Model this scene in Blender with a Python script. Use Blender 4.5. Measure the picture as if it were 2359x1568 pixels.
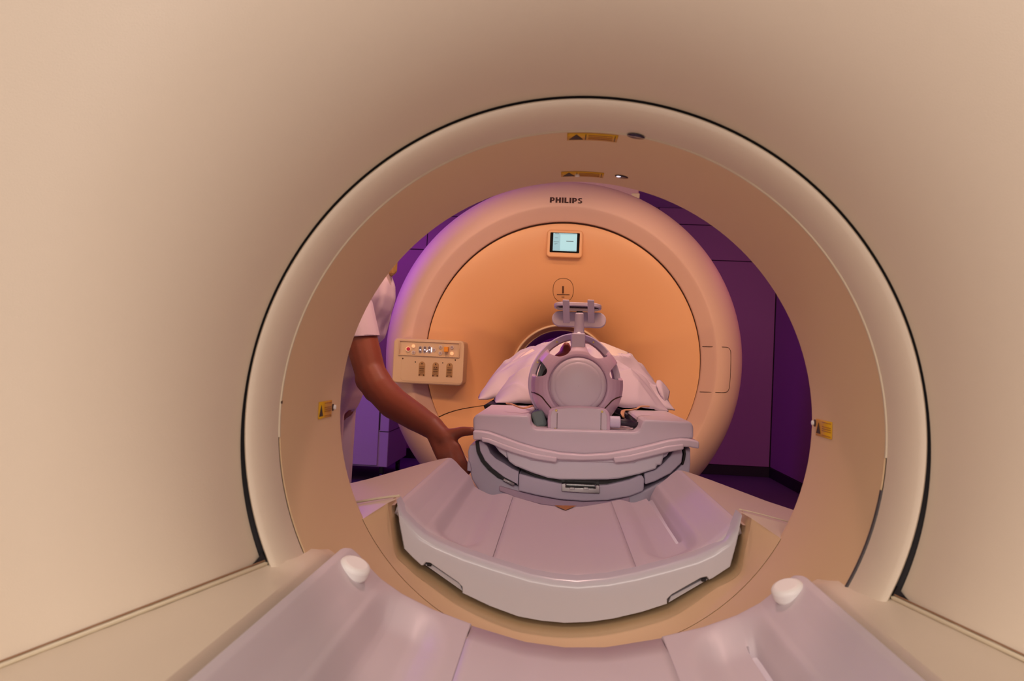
import bpy, bmesh, math, random
from mathutils import Vector, Matrix, noise

random.seed(7)
for o in list(bpy.data.objects):
    bpy.data.objects.remove(o, do_unlink=True)
S = bpy.context.scene
C = S.collection
PI = math.pi

# ------------------------------------------------------------------ camera
W_, H_ = 2359, 1568
FPX = 1792.0
VPX, VPY, ROLL = 1285.0, 832.0, math.radians(2.6)
CAM = Vector((-0.0245, 0.0, 1.08))
_v = Vector((VPX - W_ / 2, VPY - H_ / 2, FPX)).normalized()      # world +Y in camera axes (right, down, forward)
_r = Vector((math.cos(ROLL), math.sin(ROLL), 0))
_x = (_r - _r.dot(_v) * _v).normalized()
_d = _v.cross(_x)
def c2w(c):
    return Vector((_x.dot(c), _v.dot(c), -_d.dot(c)))
cam_data = bpy.data.cameras.new('camera')
cam = bpy.data.objects.new('camera', cam_data)
C.objects.link(cam)
rx, uy, bz = c2w(Vector((1, 0, 0))), c2w(Vector((0, -1, 0))), c2w(Vector((0, 0, -1)))
cam.matrix_world = Matrix(((rx.x, uy.x, bz.x, CAM.x), (rx.y, uy.y, bz.y, CAM.y), (rx.z, uy.z, bz.z, CAM.z), (0, 0, 0, 1)))
cam_data.sensor_fit = 'HORIZONTAL'
cam_data.sensor_width = 23.7
cam_data.lens = FPX / W_ * 23.7
cam_data.clip_start = 0.02
cam_data.dof.use_dof = True
cam_data.dof.focus_distance = 2.3
cam_data.dof.aperture_fstop = 7.1
S.camera = cam

def U(px, py, y):
    """pixel -> world point on the plane at depth y"""
    w = c2w(Vector((px - W_ / 2, py - H_ / 2, FPX)))
    return CAM + w * ((y - CAM.y) / w.y)
def PX(p):
    """world point -> pixel"""
    q = Vector(p) - CAM
    e = _x * q.x + _v * q.y - _d * q.z
    return (W_ / 2 + FPX * e.x / e.z, H_ / 2 + FPX * e.y / e.z)

# ------------------------------------------------------------------ world, lights, exposure
wd = bpy.data.worlds.new('world'); S.world = wd
wd.use_nodes = True
wd.node_tree.nodes['Background'].inputs[0].default_value = (0.30, 0.22, 0.26, 1)
wd.node_tree.nodes['Background'].inputs[1].default_value = 0.05
S.view_settings.view_transform = 'Standard'
S.view_settings.look = 'None'
S.view_settings.gamma = 1
S.view_settings.use_curve_mapping = False
S.view_settings.exposure = 0.0

def area(name, loc, target, sx, sy, power, color, spread=180):
    l = bpy.data.lights.new(name, 'AREA'); l.shape = 'RECTANGLE'; l.size = sx; l.size_y = sy
    l.energy = power; l.color = color; l.spread = math.radians(spread)
    o = bpy.data.objects.new(name, l); C.objects.link(o); o.location = loc
    o.rotation_euler = (Vector(target) - Vector(loc)).to_track_quat('-Z', 'Y').to_euler()
    return o
def spot(name, loc, target, power, color, deg, blend=0.6, size=0.08):
    l = bpy.data.lights.new(name, 'SPOT'); l.energy = power; l.color = color
    l.spot_size = math.radians(deg); l.spot_blend = blend; l.shadow_soft_size = size
    o = bpy.data.objects.new(name, l); C.objects.link(o); o.location = loc
    o.rotation_euler = (Vector(target) - Vector(loc)).to_track_quat('-Z', 'Y').to_euler()
    return o
# near half of the room: warm-white ceiling panels, one of them a wall washer turned to the scanner
area('near_ceiling_lamp_a', (-1.3, -1.1, 2.6), (-1.0, -0.9, 0), 1.2, 0.6, 20, (1.0, 0.89, 0.75))
area('near_ceiling_lamp_b', (1.0, -1.3, 2.6), (0.8, -1.1, 0), 1.2, 0.6, 18, (1.0, 0.89, 0.75))
area('near_wall_washer', (-0.3, -3.5, 2.35), (0.0, 0.9, 0.95), 2.0, 0.5, 52, (1.0, 0.88, 0.80))
# warm down lights in front of the magnet
spot('magnet_down_light_a', (-0.8, 2.55, 2.6), (-0.62, 4.15, 1.0), 33, (1.0, 0.54, 0.29), 62, 0.7, 0.06)
spot('magnet_down_light_b', (0.8, 2.55, 2.6), (0.62, 4.15, 1.0), 33, (1.0, 0.54, 0.29), 62, 0.7, 0.06)
area('magnet_front_lamp', (0.0, 1.55, 2.35), (0.0, 4.2, 0.85), 1.8, 0.25, 9, (1.0, 0.54, 0.26), 90)
spot('bell_fill_left', (-2.2, 2.7, 0.75), (0.1, 4.4, 1.15), 29, (1.0, 0.55, 0.22), 44, 0.9, 0.08)  # added warm fill for the magnet's bell, no fixture stands here
spot('bell_fill_right', (2.0, 2.7, 0.75), (-0.1, 4.4, 1.15), 29, (1.0, 0.55, 0.22), 44, 0.9, 0.08)  # added fill, counterpart of the left one
spot('table_down_light', (0.0, 2.2, 2.6), (0.0, 2.0, 0.9), 44, (1.0, 0.60, 0.54), 112, 0.8, 0.10)
# violet mood light: lamps along the left wall, a dimmer pair at the right
area('violet_wash_left', (-2.3, 5.0, 1.9), (-0.9, 4.9, 1.2), 0.2, 2.6, 46, (0.40, 0.04, 1.0))
area('violet_wash_back', (-1.7, 7.2, 2.6), (-1.6, 7.6, 0.8), 1.4, 0.2, 8, (0.55, 0.05, 0.90))
area('violet_wash_right', (1.9, 5.6, 2.6), (1.8, 6.4, 0.6), 0.25, 3.0, 17, (1.0, 0.16, 0.46))

# ------------------------------------------------------------------ materials
def lin(c):
    return tuple(((v / 255) / 12.92 if v / 255 <= 0.04045 else ((v / 255 + 0.055) / 1.055) ** 2.4) for v in c) + (1,)
M = {}
def mat(name, rgb, rough=0.5, metal=0.0, bump=0.0, bscale=200.0, var=0.0, vscale=6.0, spec=0.5, coat=0.0, emit=None, estr=0.0):
    m = bpy.data.materials.new(name); m.use_nodes = True
    nt = m.node_tree; b = nt.nodes['Principled BSDF']
    b.inputs['Base Color'].default_value = lin(rgb)
    b.inputs['Roughness'].default_value = rough
    b.inputs['Metallic'].default_value = metal
    b.inputs['Specular IOR Level'].default_value = spec
    b.inputs['Coat Weight'].default_value = coat
    tc = nt.nodes.new('ShaderNodeTexCoord')
    if bump:
        n = nt.nodes.new('ShaderNodeTexNoise'); n.inputs['Scale'].default_value = bscale; n.inputs['Detail'].default_value = 2
        bp = nt.nodes.new('ShaderNodeBump'); bp.inputs['Strength'].default_value = bump; bp.inputs['Distance'].default_value = 0.002
        nt.links.new(tc.outputs['Object'], n.inputs['Vector']); nt.links.new(n.outputs['Fac'], bp.inputs['Height'])
        nt.links.new(bp.outputs['Normal'], b.inputs['Normal'])
    if var:
        n2 = nt.nodes.new('ShaderNodeTexNoise'); n2.inputs['Scale'].default_value = vscale; n2.inputs['Detail'].default_value = 4
        mx = nt.nodes.new('ShaderNodeMix'); mx.data_type = 'RGBA'
        a = lin(rgb); lo = tuple(v * (1 - var) for v in a[:3]) + (1,); hi = tuple(min(1, v * (1 + var)) for v in a[:3]) + (1,)
        mx.inputs[6].default_value = lo; mx.inputs[7].default_value = hi
        nt.links.new(tc.outputs['Object'], n2.inputs['Vector']); nt.links.new(n2.outputs['Fac'], mx.inputs[0])
        nt.links.new(mx.outputs[2], b.inputs['Base Color'])
    if emit:
        b.inputs['Emission Color'].default_value = lin(emit); b.inputs['Emission Strength'].default_value = estr
    M[name] = m
    return m
mat('pet_beige', (223, 207, 187), 0.42, bump=0.12, bscale=900, var=0.02)
mat('pet_liner', (226, 196, 154), 0.5, bump=0.03, bscale=900, var=0.02)
mat('pale_trim', (218, 204, 178), 0.5)
mat('gasket', (22, 17, 24), 0.6)
mat('seam_tan', (150, 112, 84), 0.7)
mat('joint_grey', (74, 68, 70), 0.6)
mat('gap_brown', (70, 42, 30), 0.7)
mat('tray', (214, 203, 210), 0.44, var=0.015, vscale=3, bump=0.02, bscale=600)
mat('tray_white', (206, 204, 214), 0.25)
mat('bumper', (240, 236, 234), 0.45)
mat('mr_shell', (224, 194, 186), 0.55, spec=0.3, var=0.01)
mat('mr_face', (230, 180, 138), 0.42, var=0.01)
mat('mr_panel', (216, 192, 166), 0.42)
mat('mr_rim', (196, 158, 140), 0.35)
mat('mr_rim_highlight', (232, 212, 196), 0.3)  # paler copy of the rim tone, edge highlight put into the colour
mat('bore_violet_lit', (120, 84, 150), 0.35)  # violet light inside the bore put into the base colour
mat('letter', (66, 42, 40), 0.5)
mat('line_dark', (58, 30, 22), 0.7)
mat('screen_bezel', (8, 6, 12), 0.6, spec=0.1)
mat('screen', (20, 26, 27), 0.4, emit=(172, 218, 222), estr=0.95)
mat('screen_side', (18, 24, 25), 0.4, emit=(146, 190, 198), estr=0.95)
mat('screen_ink', (12, 16, 18), 0.4, emit=(96, 132, 142), estr=0.6)
mat('yellow_label', (222, 168, 20), 0.5, var=0.04, vscale=60)
mat('label_ink', (60, 42, 14), 0.6)
mat('arrow_brown', (170, 104, 20), 0.5, var=0.1, vscale=80)
mat('metal', (190, 192, 190), 0.25, metal=1.0)
mat('brass', (214, 190, 120), 0.25, metal=1.0)
mat('dark_glass', (40, 26, 60), 0.15)
mat('table_lav', (222, 214, 230), 0.4, bump=0.02, bscale=500)
mat('table_white', (242, 238, 246), 0.35)
mat('table_pink', (240, 226, 234), 0.35)
mat('rubber', (10, 9, 11), 0.4)
mat('coil', (220, 192, 212), 0.38, var=0.02)
mat('coil_cap', (222, 212, 222), 0.4)
mat('coil_pale', (222, 214, 236), 0.42)
mat('foam_teal', (130, 152, 152), 0.9, bump=0.3, bscale=300)
mat('cable', (42, 34, 52), 0.45)
mat('strap', (226, 172, 128), 0.7)
mat('sheet', (240, 228, 222), 0.85, bump=0.15, bscale=700)
mat('gown', (206, 196, 216), 0.85, bump=0.15, bscale=700)
mat('pad_black', (20, 16, 20), 0.8)
mat('skin', (146, 76, 52), 0.5, var=0.06, vscale=18, bump=0.08, bscale=220)
mat('patient_skin', (190, 112, 84), 0.5, var=0.05, vscale=20)
mat('scrub', (226, 208, 222), 0.8, bump=0.12, bscale=500)
mat('trouser', (226, 208, 206), 0.38, bump=0.08, bscale=80)
mat('hair', (188, 150, 84), 0.4, bump=0.6, bscale=120)
mat('shoe', (230, 226, 226), 0.5)
mat('eye', (240, 236, 232), 0.2)
mat('wall', (160, 112, 148), 0.7, var=0.02)  # whitish wall with part of the violet light put into its colour
mat('wall_groove', (30, 16, 36), 0.8)
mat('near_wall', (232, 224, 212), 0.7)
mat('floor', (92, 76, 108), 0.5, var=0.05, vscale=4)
mat('ceiling', (226, 218, 222), 0.8)
mat('base_dark', (26, 16, 28), 0.6)
mat('cabinet', (190, 166, 206), 0.45)
mat('red', (206, 40, 84), 0.35)
mat('button_ring', (214, 214, 226), 0.35)
mat('button_face', (176, 156, 160), 0.4)
mat('button_lit', (255, 214, 170), 0.4, emit=(255, 206, 158), estr=0.35)
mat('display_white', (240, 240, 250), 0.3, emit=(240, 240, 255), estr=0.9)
mat('key_grey', (120, 108, 122), 0.4)
mat('amber', (240, 160, 50), 0.4)
mat('socket', (176, 140, 100), 0.5)
mat('mirror_glass', (44, 18, 20), 0.08)  # dark brown reflection put into the base colour

# ------------------------------------------------------------------ helpers
def empty(name, loc, label, cat, group=None):
    o = bpy.data.objects.new(name, None); C.objects.link(o)
    o.location = loc; o.empty_display_size = 0.1
    o['label'] = label; o['category'] = cat
    if group: o['group'] = group
    return o
def tag(o, label, cat, group=None):
    o['label'] = label; o['category'] = cat
    if group: o['group'] = group
    return o
def wloc(o):
    p = Vector(o.location)
    while o.parent:
        o = o.parent; p = p + Vector(o.location)
    return p
def link(name, me, m, parent=None, smooth=True, loc=None):
    """mesh given in world coordinates; its origin moves to its own centre"""
    if loc is None:
        n = len(me.vertices)
        loc = Vector((0, 0, 0))
        if n:
            xs = [v.co for v in me.vertices]
            loc = Vector([(min(c[i] for c in xs) + max(c[i] for c in xs)) / 2 for i in range(3)])
        me.transform(Matrix.Translation(-loc))
    me.materials.clear(); me.materials.append(M[m] if isinstance(m, str) else m)
    if smooth:
        for p in me.polygons: p.use_smooth = True
        try: me.set_sharp_from_angle(angle=math.radians(38))
        except Exception: pass
    o = bpy.data.objects.new(name, me); C.objects.link(o)
    o.location = loc
    if parent:
        o.parent = parent; o.location = loc - wloc(parent)
    return o
def mesh(name, verts, faces, m, parent=None, smooth=True, solid=0.0, bevel=0.0, bseg=2, sub=0, offset=-1.0, recalc=True):
    me = bpy.data.meshes.new(name)
    me.from_pydata([tuple(v) for v in verts], [], faces)
    if recalc:
        bm = bmesh.new(); bm.from_mesh(me)
        bmesh.ops.remove_doubles(bm, verts=bm.verts, dist=1e-6)
        bmesh.ops.recalc_face_normals(bm, faces=bm.faces)
        bm.to_mesh(me); bm.free()
    o = link(name, me, m, parent, smooth)
    if solid:
        md = o.modifiers.new('solid', 'SOLIDIFY'); md.thickness = solid; md.offset = offset
    if bevel:
        md = o.modifiers.new('bevel', 'BEVEL'); md.width = bevel; md.segments = bseg; md.limit_method = 'ANGLE'; md.angle_limit = math.radians(35)
        md.harden_normals = False
    if sub:
        md = o.modifiers.new('sub', 'SUBSURF'); md.levels = sub; md.render_levels = sub
    return o
def box(name, c, s, m, parent=None, bevel=0.0, rot=None, bseg=2):
    c = Vector(c); h = Vector(s) / 2
    R = rot.to_matrix() if rot is not None else Matrix.Identity(3)
    vs = [c + R @ Vector((sx * h.x, sy * h.y, sz * h.z)) for sx in (-1, 1) for sy in (-1, 1) for sz in (-1, 1)]
    fs = [(0, 1, 3, 2), (4, 6, 7, 5), (0, 4, 5, 1), (2, 3, 7, 6), (0, 2, 6, 4), (1, 5, 7, 3)]
    return mesh(name, vs, fs, m, parent, bevel=bevel, bseg=bseg)
def grid_faces(nu, nv, closed_u=False, closed_v=False):
    f = []
    for i in range(nu if closed_u else nu - 1):
        for j in range(nv if closed_v else nv - 1):
            a = i * nv + j; b = ((i + 1) % nu) * nv + j
            c = ((i + 1) % nu) * nv + (j + 1) % nv; d = i * nv + (j + 1) % nv
            f.append((a, b, c, d))
    return f
def surf(name, rows, m, parent=None, closed_u=False, closed_v=False, **k):
    """rows: list of equally long lists of points"""
    return mesh(name, [p for r in rows for p in r], grid_faces(len(rows), len(rows[0]), closed_u, closed_v), m, parent, **k)
def lathe(name, prof, cx, cz, m, parent=None, a0=0.0, a1=360.0, n=128, **k):
    """prof: (R, y[, cz offset]); angle from +X towards +Z, around an axis along Y"""
    full = abs(a1 - a0) >= 359.9
    cnt = n if full else n + 1
    rows = []
    for i in range(cnt):
        a = math.radians(a0 + (a1 - a0) * i / n)
        rows.append([Vector((cx + p[0] * math.cos(a), p[1], cz + (p[2] if len(p) > 2 else 0) + p[0] * math.sin(a))) for p in prof])
    return surf(name, rows, m, parent, closed_u=full, **k)
def prism(name, poly, y0, y1, m, parent=None, **k):
    """poly: (x, z) outline, extruded along Y"""
    n = len(poly)
    vs = [Vector((p[0], y0, p[1])) for p in poly] + [Vector((p[0], y1, p[1])) for p in poly]
    fs = [tuple(range(n)), tuple(range(2 * n - 1, n - 1, -1))]
    for i in range(n):
        j = (i + 1) % n
        fs.append((i, i + n, j + n, j))
    return mesh(name, vs, fs, m, parent, **k)
def pxpoly(pts, y):
    r = []
    for p in pts:
        q = U(p[0], p[1], y); r.append((q.x, q.z))
    return r
def smooth_path(pts, n=6):
    pts = [Vector(p) for p in pts]; out = []
    for i in range(len(pts) - 1):
        p0 = pts[max(i - 1, 0)]; p1 = pts[i]; p2 = pts[i + 1]; p3 = pts[min(i + 2, len(pts) - 1)]
        for k in range(n):
            t = k / n
            out.append(0.5 * ((2 * p1) + (p2 - p0) * t + (2 * p0 - 5 * p1 + 4 * p2 - p3) * t * t + (3 * p1 - p0 - 3 * p2 + p3) * t ** 3))
    out.append(pts[-1]); return out
def tube(name, pts, r, m, parent=None, seg=10, sm=6, closed=False, flat=None, **k):
    P = smooth_path(pts, sm) if sm > 1 else [Vector(p) for p in pts]
    rows = []; n = len(P)
    up = Vector((0.13, 0.31, 0.94))
    for i, p in enumerate(P):
        t = (P[(i + 1) % n if closed else min(i + 1, n - 1)] - P[i - 1 if closed else max(i - 1, 0)]).normalized()
        a = t.cross(up)
        if a.length < 1e-4: a = t.cross(Vector((1, 0, 0)))
        a.normalize(); b = a.cross(t).normalized()
        rr = r[min(i * len(r) // n, len(r) - 1)] if isinstance(r, (list, tuple)) else r
        fl = flat or 1.0
        rows.append([p + a * rr * math.cos(2 * PI * j / seg) + b * rr * fl * math.sin(2 * PI * j / seg) for j in range(seg)])
    vs = [q for row in rows for q in row]
    fs = grid_faces(n, seg, closed, True)
    if not closed:
        fs.append(tuple(range(seg - 1, -1, -1))); fs.append(tuple(range((n - 1) * seg, n * seg)))
    return mesh(name, vs, fs, m, parent, **k)
def disc(name, c, axis, r, h, m, parent=None, seg=24, bevel=0.0, r2=None, sx=1.0):
    """short cylinder, base centre c, along axis"""
    c = Vector(c); z = Vector(axis).normalized()
    x = z.cross(Vector((0, 0, 1)));
    if x.length < 1e-3: x = Vector((1, 0, 0))
    x.normalize(); y = z.cross(x)
    r2 = r if r2 is None else r2
    b = [c + (x * sx * math.cos(2 * PI * i / seg) + y * math.sin(2 * PI * i / seg)) * r for i in range(seg)]
    t = [c + z * h + (x * sx * math.cos(2 * PI * i / seg) + y * math.sin(2 * PI * i / seg)) * r2 for i in range(seg)]
    fs = [tuple(range(seg - 1, -1, -1)), tuple(range(seg, 2 * seg))] + [(i, (i + 1) % seg, (i + 1) % seg + seg, i + seg) for i in range(seg)]
    return mesh(name, b + t, fs, m, parent, bevel=bevel)
def rrect(w, h, r, n=6):
    pts = []
    for cx, cy, a in ((w / 2 - r, h / 2 - r, 0), (-w / 2 + r, h / 2 - r, 90), (-w / 2 + r, -h / 2 + r, 180), (w / 2 - r, -h / 2 + r, 270)):
        for i in range(n + 1):
            t = math.radians(a + 90 * i / n); pts.append((cx + r * math.cos(t), cy + r * math.sin(t)))
    return pts
def plate(name, c, xa, za, outline, th, m, parent=None, **k):
    """outline in the local plane (xa, za), extruded by th along xa x za"""
    c = Vector(c); xa = Vector(xa).normalized(); za = Vector(za).normalized(); n = xa.cross(za)
    k_ = len(outline)
    f = [c + xa * p[0] + za * p[1] for p in outline]; b = [q + n * th for q in f]
    fs = [tuple(range(k_)), tuple(range(2 * k_ - 1, k_ - 1, -1))] + [(i, i + k_, (i + 1) % k_ + k_, (i + 1) % k_) for i in range(k_)]
    return mesh(name, f + b, fs, m, parent, **k)
def struct(o):
    o['kind'] = 'structure'; return o
def interp(tab, x):
    if x <= tab[0][0]: return tab[0][1]
    for (a, va), (b, vb) in zip(tab, tab[1:]):
        if x <= b:
            t = (x - a) / (b - a); t = t * t * (3 - 2 * t)
            return va + (vb - va) * t
    return tab[-1][1]
def lerp_tab(tab, x):
    if x <= tab[0][0]: return tab[0][1]
    for (a, va), (b, vb) in zip(tab, tab[1:]):
        if x <= b: return va + (vb - va) * (x - a) / (b - a)
    return tab[-1][1]
def sstep(a, b, x):
    t = max(0.0, min(1.0, (x - a) / (b - a))); return t * t * (3 - 2 * t)
def capsule(bm, p0, r0, p1, r1, seg=14, rings=5):
    p0 = Vector(p0); p1 = Vector(p1); t = (p1 - p0)
    L = t.length; t = t / L if L > 1e-6 else Vector((0, 0, 1))
    a = t.cross(Vector((0.2, 0.9, 0.3))); a.normalize(); b = t.cross(a)
    rows = []
    for i in range(rings + 1):
        u = -PI / 2 + (PI / 2) * i / rings
        rows.append((p0 + t * r0 * math.sin(u), max(r0 * math.cos(u), 1e-4)))
    for i in range(rings + 1):
        u = (PI / 2) * i / rings
        rows.append((p1 + t * r1 * math.sin(u), max(r1 * math.cos(u), 1e-4)))
    vv = [[bm.verts.new(c + (a * math.cos(2 * PI * j / seg) + b * math.sin(2 * PI * j / seg)) * r) for j in range(seg)] for c, r in rows]
    for i in range(len(vv) - 1):
        for j in range(seg):
            bm.faces.new((vv[i][j], vv[i][(j + 1) % seg], vv[i + 1][(j + 1) % seg], vv[i + 1][j]))
    bm.faces.new(vv[0][::-1]); bm.faces.new(vv[-1])
def ellipsoid(bm, c, rx_, ry_, rz_, R=None, seg=20, rings=12):
    R = R or Matrix.Identity(3)
    c = Vector(c)
    vv = []
    for i in range(rings + 1):
        u = -PI / 2 + PI * i / rings
        cr = max(math.cos(u), 1e-3)
        vv.append([bm.verts.new(c + R @ Vector((rx_ * cr * math.cos(2 * PI * j / seg), ry_ * cr * math.sin(2 * PI * j / seg), rz_ * math.sin(u)))) for j in range(seg)])
    for i in range(rings):
        for j in range(seg):
            bm.faces.new((vv[i][j], vv[i][(j + 1) % seg], vv[i + 1][(j + 1) % seg], vv[i + 1][j]))
    bm.faces.new(vv[0][::-1]); bm.faces.new(vv[-1])
def fused(name, bm, m, parent, voxel=0.006, smooth_it=6):
    """voxel-fuse overlapping volumes into one continuous surface"""
    me = bpy.data.meshes.new(name); bm.to_mesh(me); bm.free()
    o = bpy.data.objects.new(name + '_tmp', me); C.objects.link(o)
    r = o.modifiers.new('r', 'REMESH'); r.mode = 'VOXEL'; r.voxel_size = voxel; r.use_smooth_shade = True
    s = o.modifiers.new('s', 'SMOOTH'); s.iterations = smooth_it; s.factor = 0.5
    dg = bpy.context.evaluated_depsgraph_get()
    out = bpy.data.meshes.new_from_object(o.evaluated_get(dg))
    bpy.data.objects.remove(o, do_unlink=True)
    out.name = name
    q = link(name, out, m, parent, True)
    return q
# ------------------------------------------------------------------ the room
AX, AZ = 0.0, 1.0            # axis of the ring scanner
XL, XR, YN, YF, ZC = -2.45, 2.19, -4.0, 8.1, 2.72
struct(box('floor', ((XL + XR) / 2, (YN + YF) / 2, -0.05), (XR - XL + 0.4, YF - YN + 0.4, 0.1), 'floor'))
struct(box('ceiling', ((XL + XR) / 2, (YN + YF) / 2, ZC + 0.05), (XR - XL + 0.4, YF - YN + 0.4, 0.1), 'ceiling'))
def panel_wall(name, p0, dirv, length, inward, splits, zs, m):
    """a wall core with separate flush panels and open joints between them"""
    p0 = Vector(p0); d = Vector(dirv); n = Vector(inward)
    c = p0 + d * length / 2 - n * 0.05 + Vector((0, 0, ZC / 2))
    size = (abs(d.x) * length + abs(n.x) * 0.1, abs(d.y) * length + abs(n.y) * 0.1, ZC)
    core = struct(box(name, c, size, 'wall_groove'))
    for i in range(len(splits) - 1):
        for j in range(len(zs) - 1):
            a, b = splits[i], splits[i + 1]; z0, z1 = zs[j], zs[j + 1]
            g = 0.004
            cc = p0 + d * (a + b) / 2 + n * 0.008 + Vector((0, 0, (z0 + z1) / 2))
            sz = (abs(d.x) * (b - a - 2 * g) + abs(n.x) * 0.016, abs(d.y) * (b - a - 2 * g) + abs(n.y) * 0.016, z1 - z0 - 2 * g)
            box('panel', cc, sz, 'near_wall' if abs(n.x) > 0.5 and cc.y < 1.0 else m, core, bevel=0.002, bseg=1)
    return core
zs_far = [0.10, 2.19, 2.55, ZC]
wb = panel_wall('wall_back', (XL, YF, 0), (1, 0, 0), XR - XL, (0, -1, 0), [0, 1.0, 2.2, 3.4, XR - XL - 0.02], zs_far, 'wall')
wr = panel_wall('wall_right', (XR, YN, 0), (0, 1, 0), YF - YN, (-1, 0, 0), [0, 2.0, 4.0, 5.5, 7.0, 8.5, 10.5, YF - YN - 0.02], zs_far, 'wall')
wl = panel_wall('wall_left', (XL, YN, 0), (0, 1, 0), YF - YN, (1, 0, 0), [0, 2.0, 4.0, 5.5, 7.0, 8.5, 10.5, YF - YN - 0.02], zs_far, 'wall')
struct(box('wall_near', ((XL + XR) / 2, YN - 0.05, ZC / 2), (XR - XL, 0.1, ZC), 'near_wall'))
struct(box('baseboard_back', ((XL + XR) / 2, YF - 0.012, 0.05), (XR - XL, 0.024, 0.1), 'base_dark', bevel=0.003))
struct(box('baseboard_right', (XR - 0.012, (YN + YF) / 2, 0.05), (0.024, YF - YN - 0.05, 0.1), 'base_dark', bevel=0.003))
struct(box('baseboard_left', (XL + 0.012, (YN + YF) / 2, 0.05), (0.024, YF - YN - 0.05, 0.1), 'base_dark', bevel=0.003))

# ------------------------------------------------------------------ ring scanner (camera side)
pet = empty('ring_scanner', (0, 1.0, 0), 'large beige ring scanner whose round tunnel the picture looks through', 'scanner')
PROF = [(0.3735, 0.8535), (0.378, 0.832), (0.386, 0.803), (0.398, 0.772), (0.416, 0.741), (0.440, 0.714), (0.470, 0.692),
        (0.505, 0.675), (0.55, 0.663), (0.61, 0.655), (0.70, 0.651), (0.82, 0.650), (0.95, 0.650)]
def seam_angle(R, y, line, lo, hi):
    (x0, y0), (x1, y1) = line
    def f(a):
        p = PX((AX + R * math.cos(a), y, AZ + R * math.sin(a)))
        return p[1] - (y0 + (y1 - y0) * (p[0] - x0) / (x1 - x0))
    lo, hi = math.radians(lo), math.radians(hi)
    flo = f(lo)
    for _ in range(50):
        mid = (lo + hi) / 2
        if (f(mid) > 0) == (flo > 0): lo = mid
        else: hi = mid
    return math.degrees((lo + hi) / 2)
LL = ((605, 1298), (0, 1530)); LR = ((2045, 1368), (2359, 1515))
angs = []
for R, y in PROF:
    aR = seam_angle(R, y, LR, -60, 0); aL = seam_angle(R, y, LL, 180, 240)
    angs.append((aR, aL))
# rows by angle fraction, columns along the profile
NA = 150
rows = []
for i in range(NA + 1):
    t = i / NA
    row = []
    e = min(t, 1 - t)
    gap = 0.0003 + 0.0044 * (1 - sstep(0.0, 0.16, e))
    for k, (R, y) in enumerate(PROF):
        a = math.radians(angs[k][0] + 0.02 + (angs[k][1] - angs[k][0] - 0.04) * t)
        rr = R + (gap if k == 0 else gap * 0.8 if k == 1 else gap * 0.3 if k == 2 else 0)
        row.append(Vector((AX + rr * math.cos(a), y, AZ + rr * math.sin(a))))
    # rolled back edge of the shell
    a = math.radians(angs[-1][0] + (angs[-1][1] - angs[-1][0]) * t)
    for rr, yy in ((0.978, 0.658), (0.992, 0.685), (0.996, 0.73), (0.996, 1.32)):
        row.append(Vector((AX + rr * math.cos(a), yy, AZ + rr * math.sin(a))))
    rows.append(row)
surf('front_cover', rows, 'pet_beige', pet, solid=0.0)
# lower front cover sector under the bridge
rows = []
for i in range(61):
    t = i / 60; row = []
    for k, (R, y) in enumerate(PROF):
        if R < 0.43: continue
        a0, a1 = angs[k][1] + 0.5, angs[k][0] + 360 - 0.5
        a = math.radians(a0 + (a1 - a0) * t)
        row.append(Vector((AX + R * math.cos(a), y + 0.004, max(AZ + R * math.sin(a), 0.02))))
    for rr, yy in ((0.978, 0.658), (0.996, 0.70), (0.996, 1.32)):
        row.append(Vector((AX + rr * math.cos(a), yy, max(AZ + rr * math.sin(a), 0.012))))
    rows.append(row)
surf('lower_front_cover', rows, 'pet_beige', pet)
# seam gasket ring, wider towards its lower ends
lathe('seam_gasket', [(0.3705, 0.866), (0.3775, 0.8595), (0.384, 0.857)], AX, AZ, 'gasket', pet, angs[0][0] - 0.3, angs[0][1] + 0.3, 150)
# lip between the two seams
lip = [(0.3712, 0.872), (0.3716, 0.858), (0.3705, 0.8525), (0.3685, 0.8505), (0.3660, 0.851), (0.3625, 0.855), (0.3585, 0.863), (0.3545, 0.875), (0.3518, 0.889), (0.3505, 0.9035)]
lathe('tunnel_lip', lip, AX, AZ, 'pet_beige', pet, angs[0][0] - 4, angs[0][1] + 4, 150)
# inner joint: thin pale ridge, grey strip at the lower right
lathe('joint_ridge', [(0.3508, 0.9035), (0.3492, 0.9045), (0.3489, 0.9062), (0.3494, 0.908), (0.352, 0.9085)], AX, AZ, 'pale_trim', pet, -2, 184, 120)
lathe('grey_joint', [(0.3508, 0.9030), (0.3490, 0.9042), (0.3486, 0.9062), (0.3490, 0.9085), (0.352, 0.909)], AX, AZ, 'joint_grey', pet, -29, -8, 30)
# tunnel liner, rolled rear edge
lathe('tunnel_liner', [(0.3512, 0.9075), (0.350, 0.909), (0.350, 1.155), (0.3508, 1.166), (0.354, 1.176), (0.360, 1.182)], AX, AZ, 'pet_liner', pet, 0, 360, 160)
lathe('rear_cover', [(0.360, 1.1825), (0.385, 1.20), (0.43, 1.235), (0.50, 1.275), (0.60, 1.305), (0.75, 1.32), (0.995, 1.322)], AX, AZ, 'pet_beige', pet, -22, 202, 120)
# lower rear cover closing the back below the bridge
lathe('lower_rear_cover', [(0.40, 1.30), (0.6, 1.31), (0.75, 1.32), (0.985, 1.322)], AX, AZ, 'pet_beige', pet, 202.5, 337.5, 60)
box('plinth', (0, 1.0, 0.03), (1.3, 0.56, 0.06), 'base_dark', pet, bevel=0.01)

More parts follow.
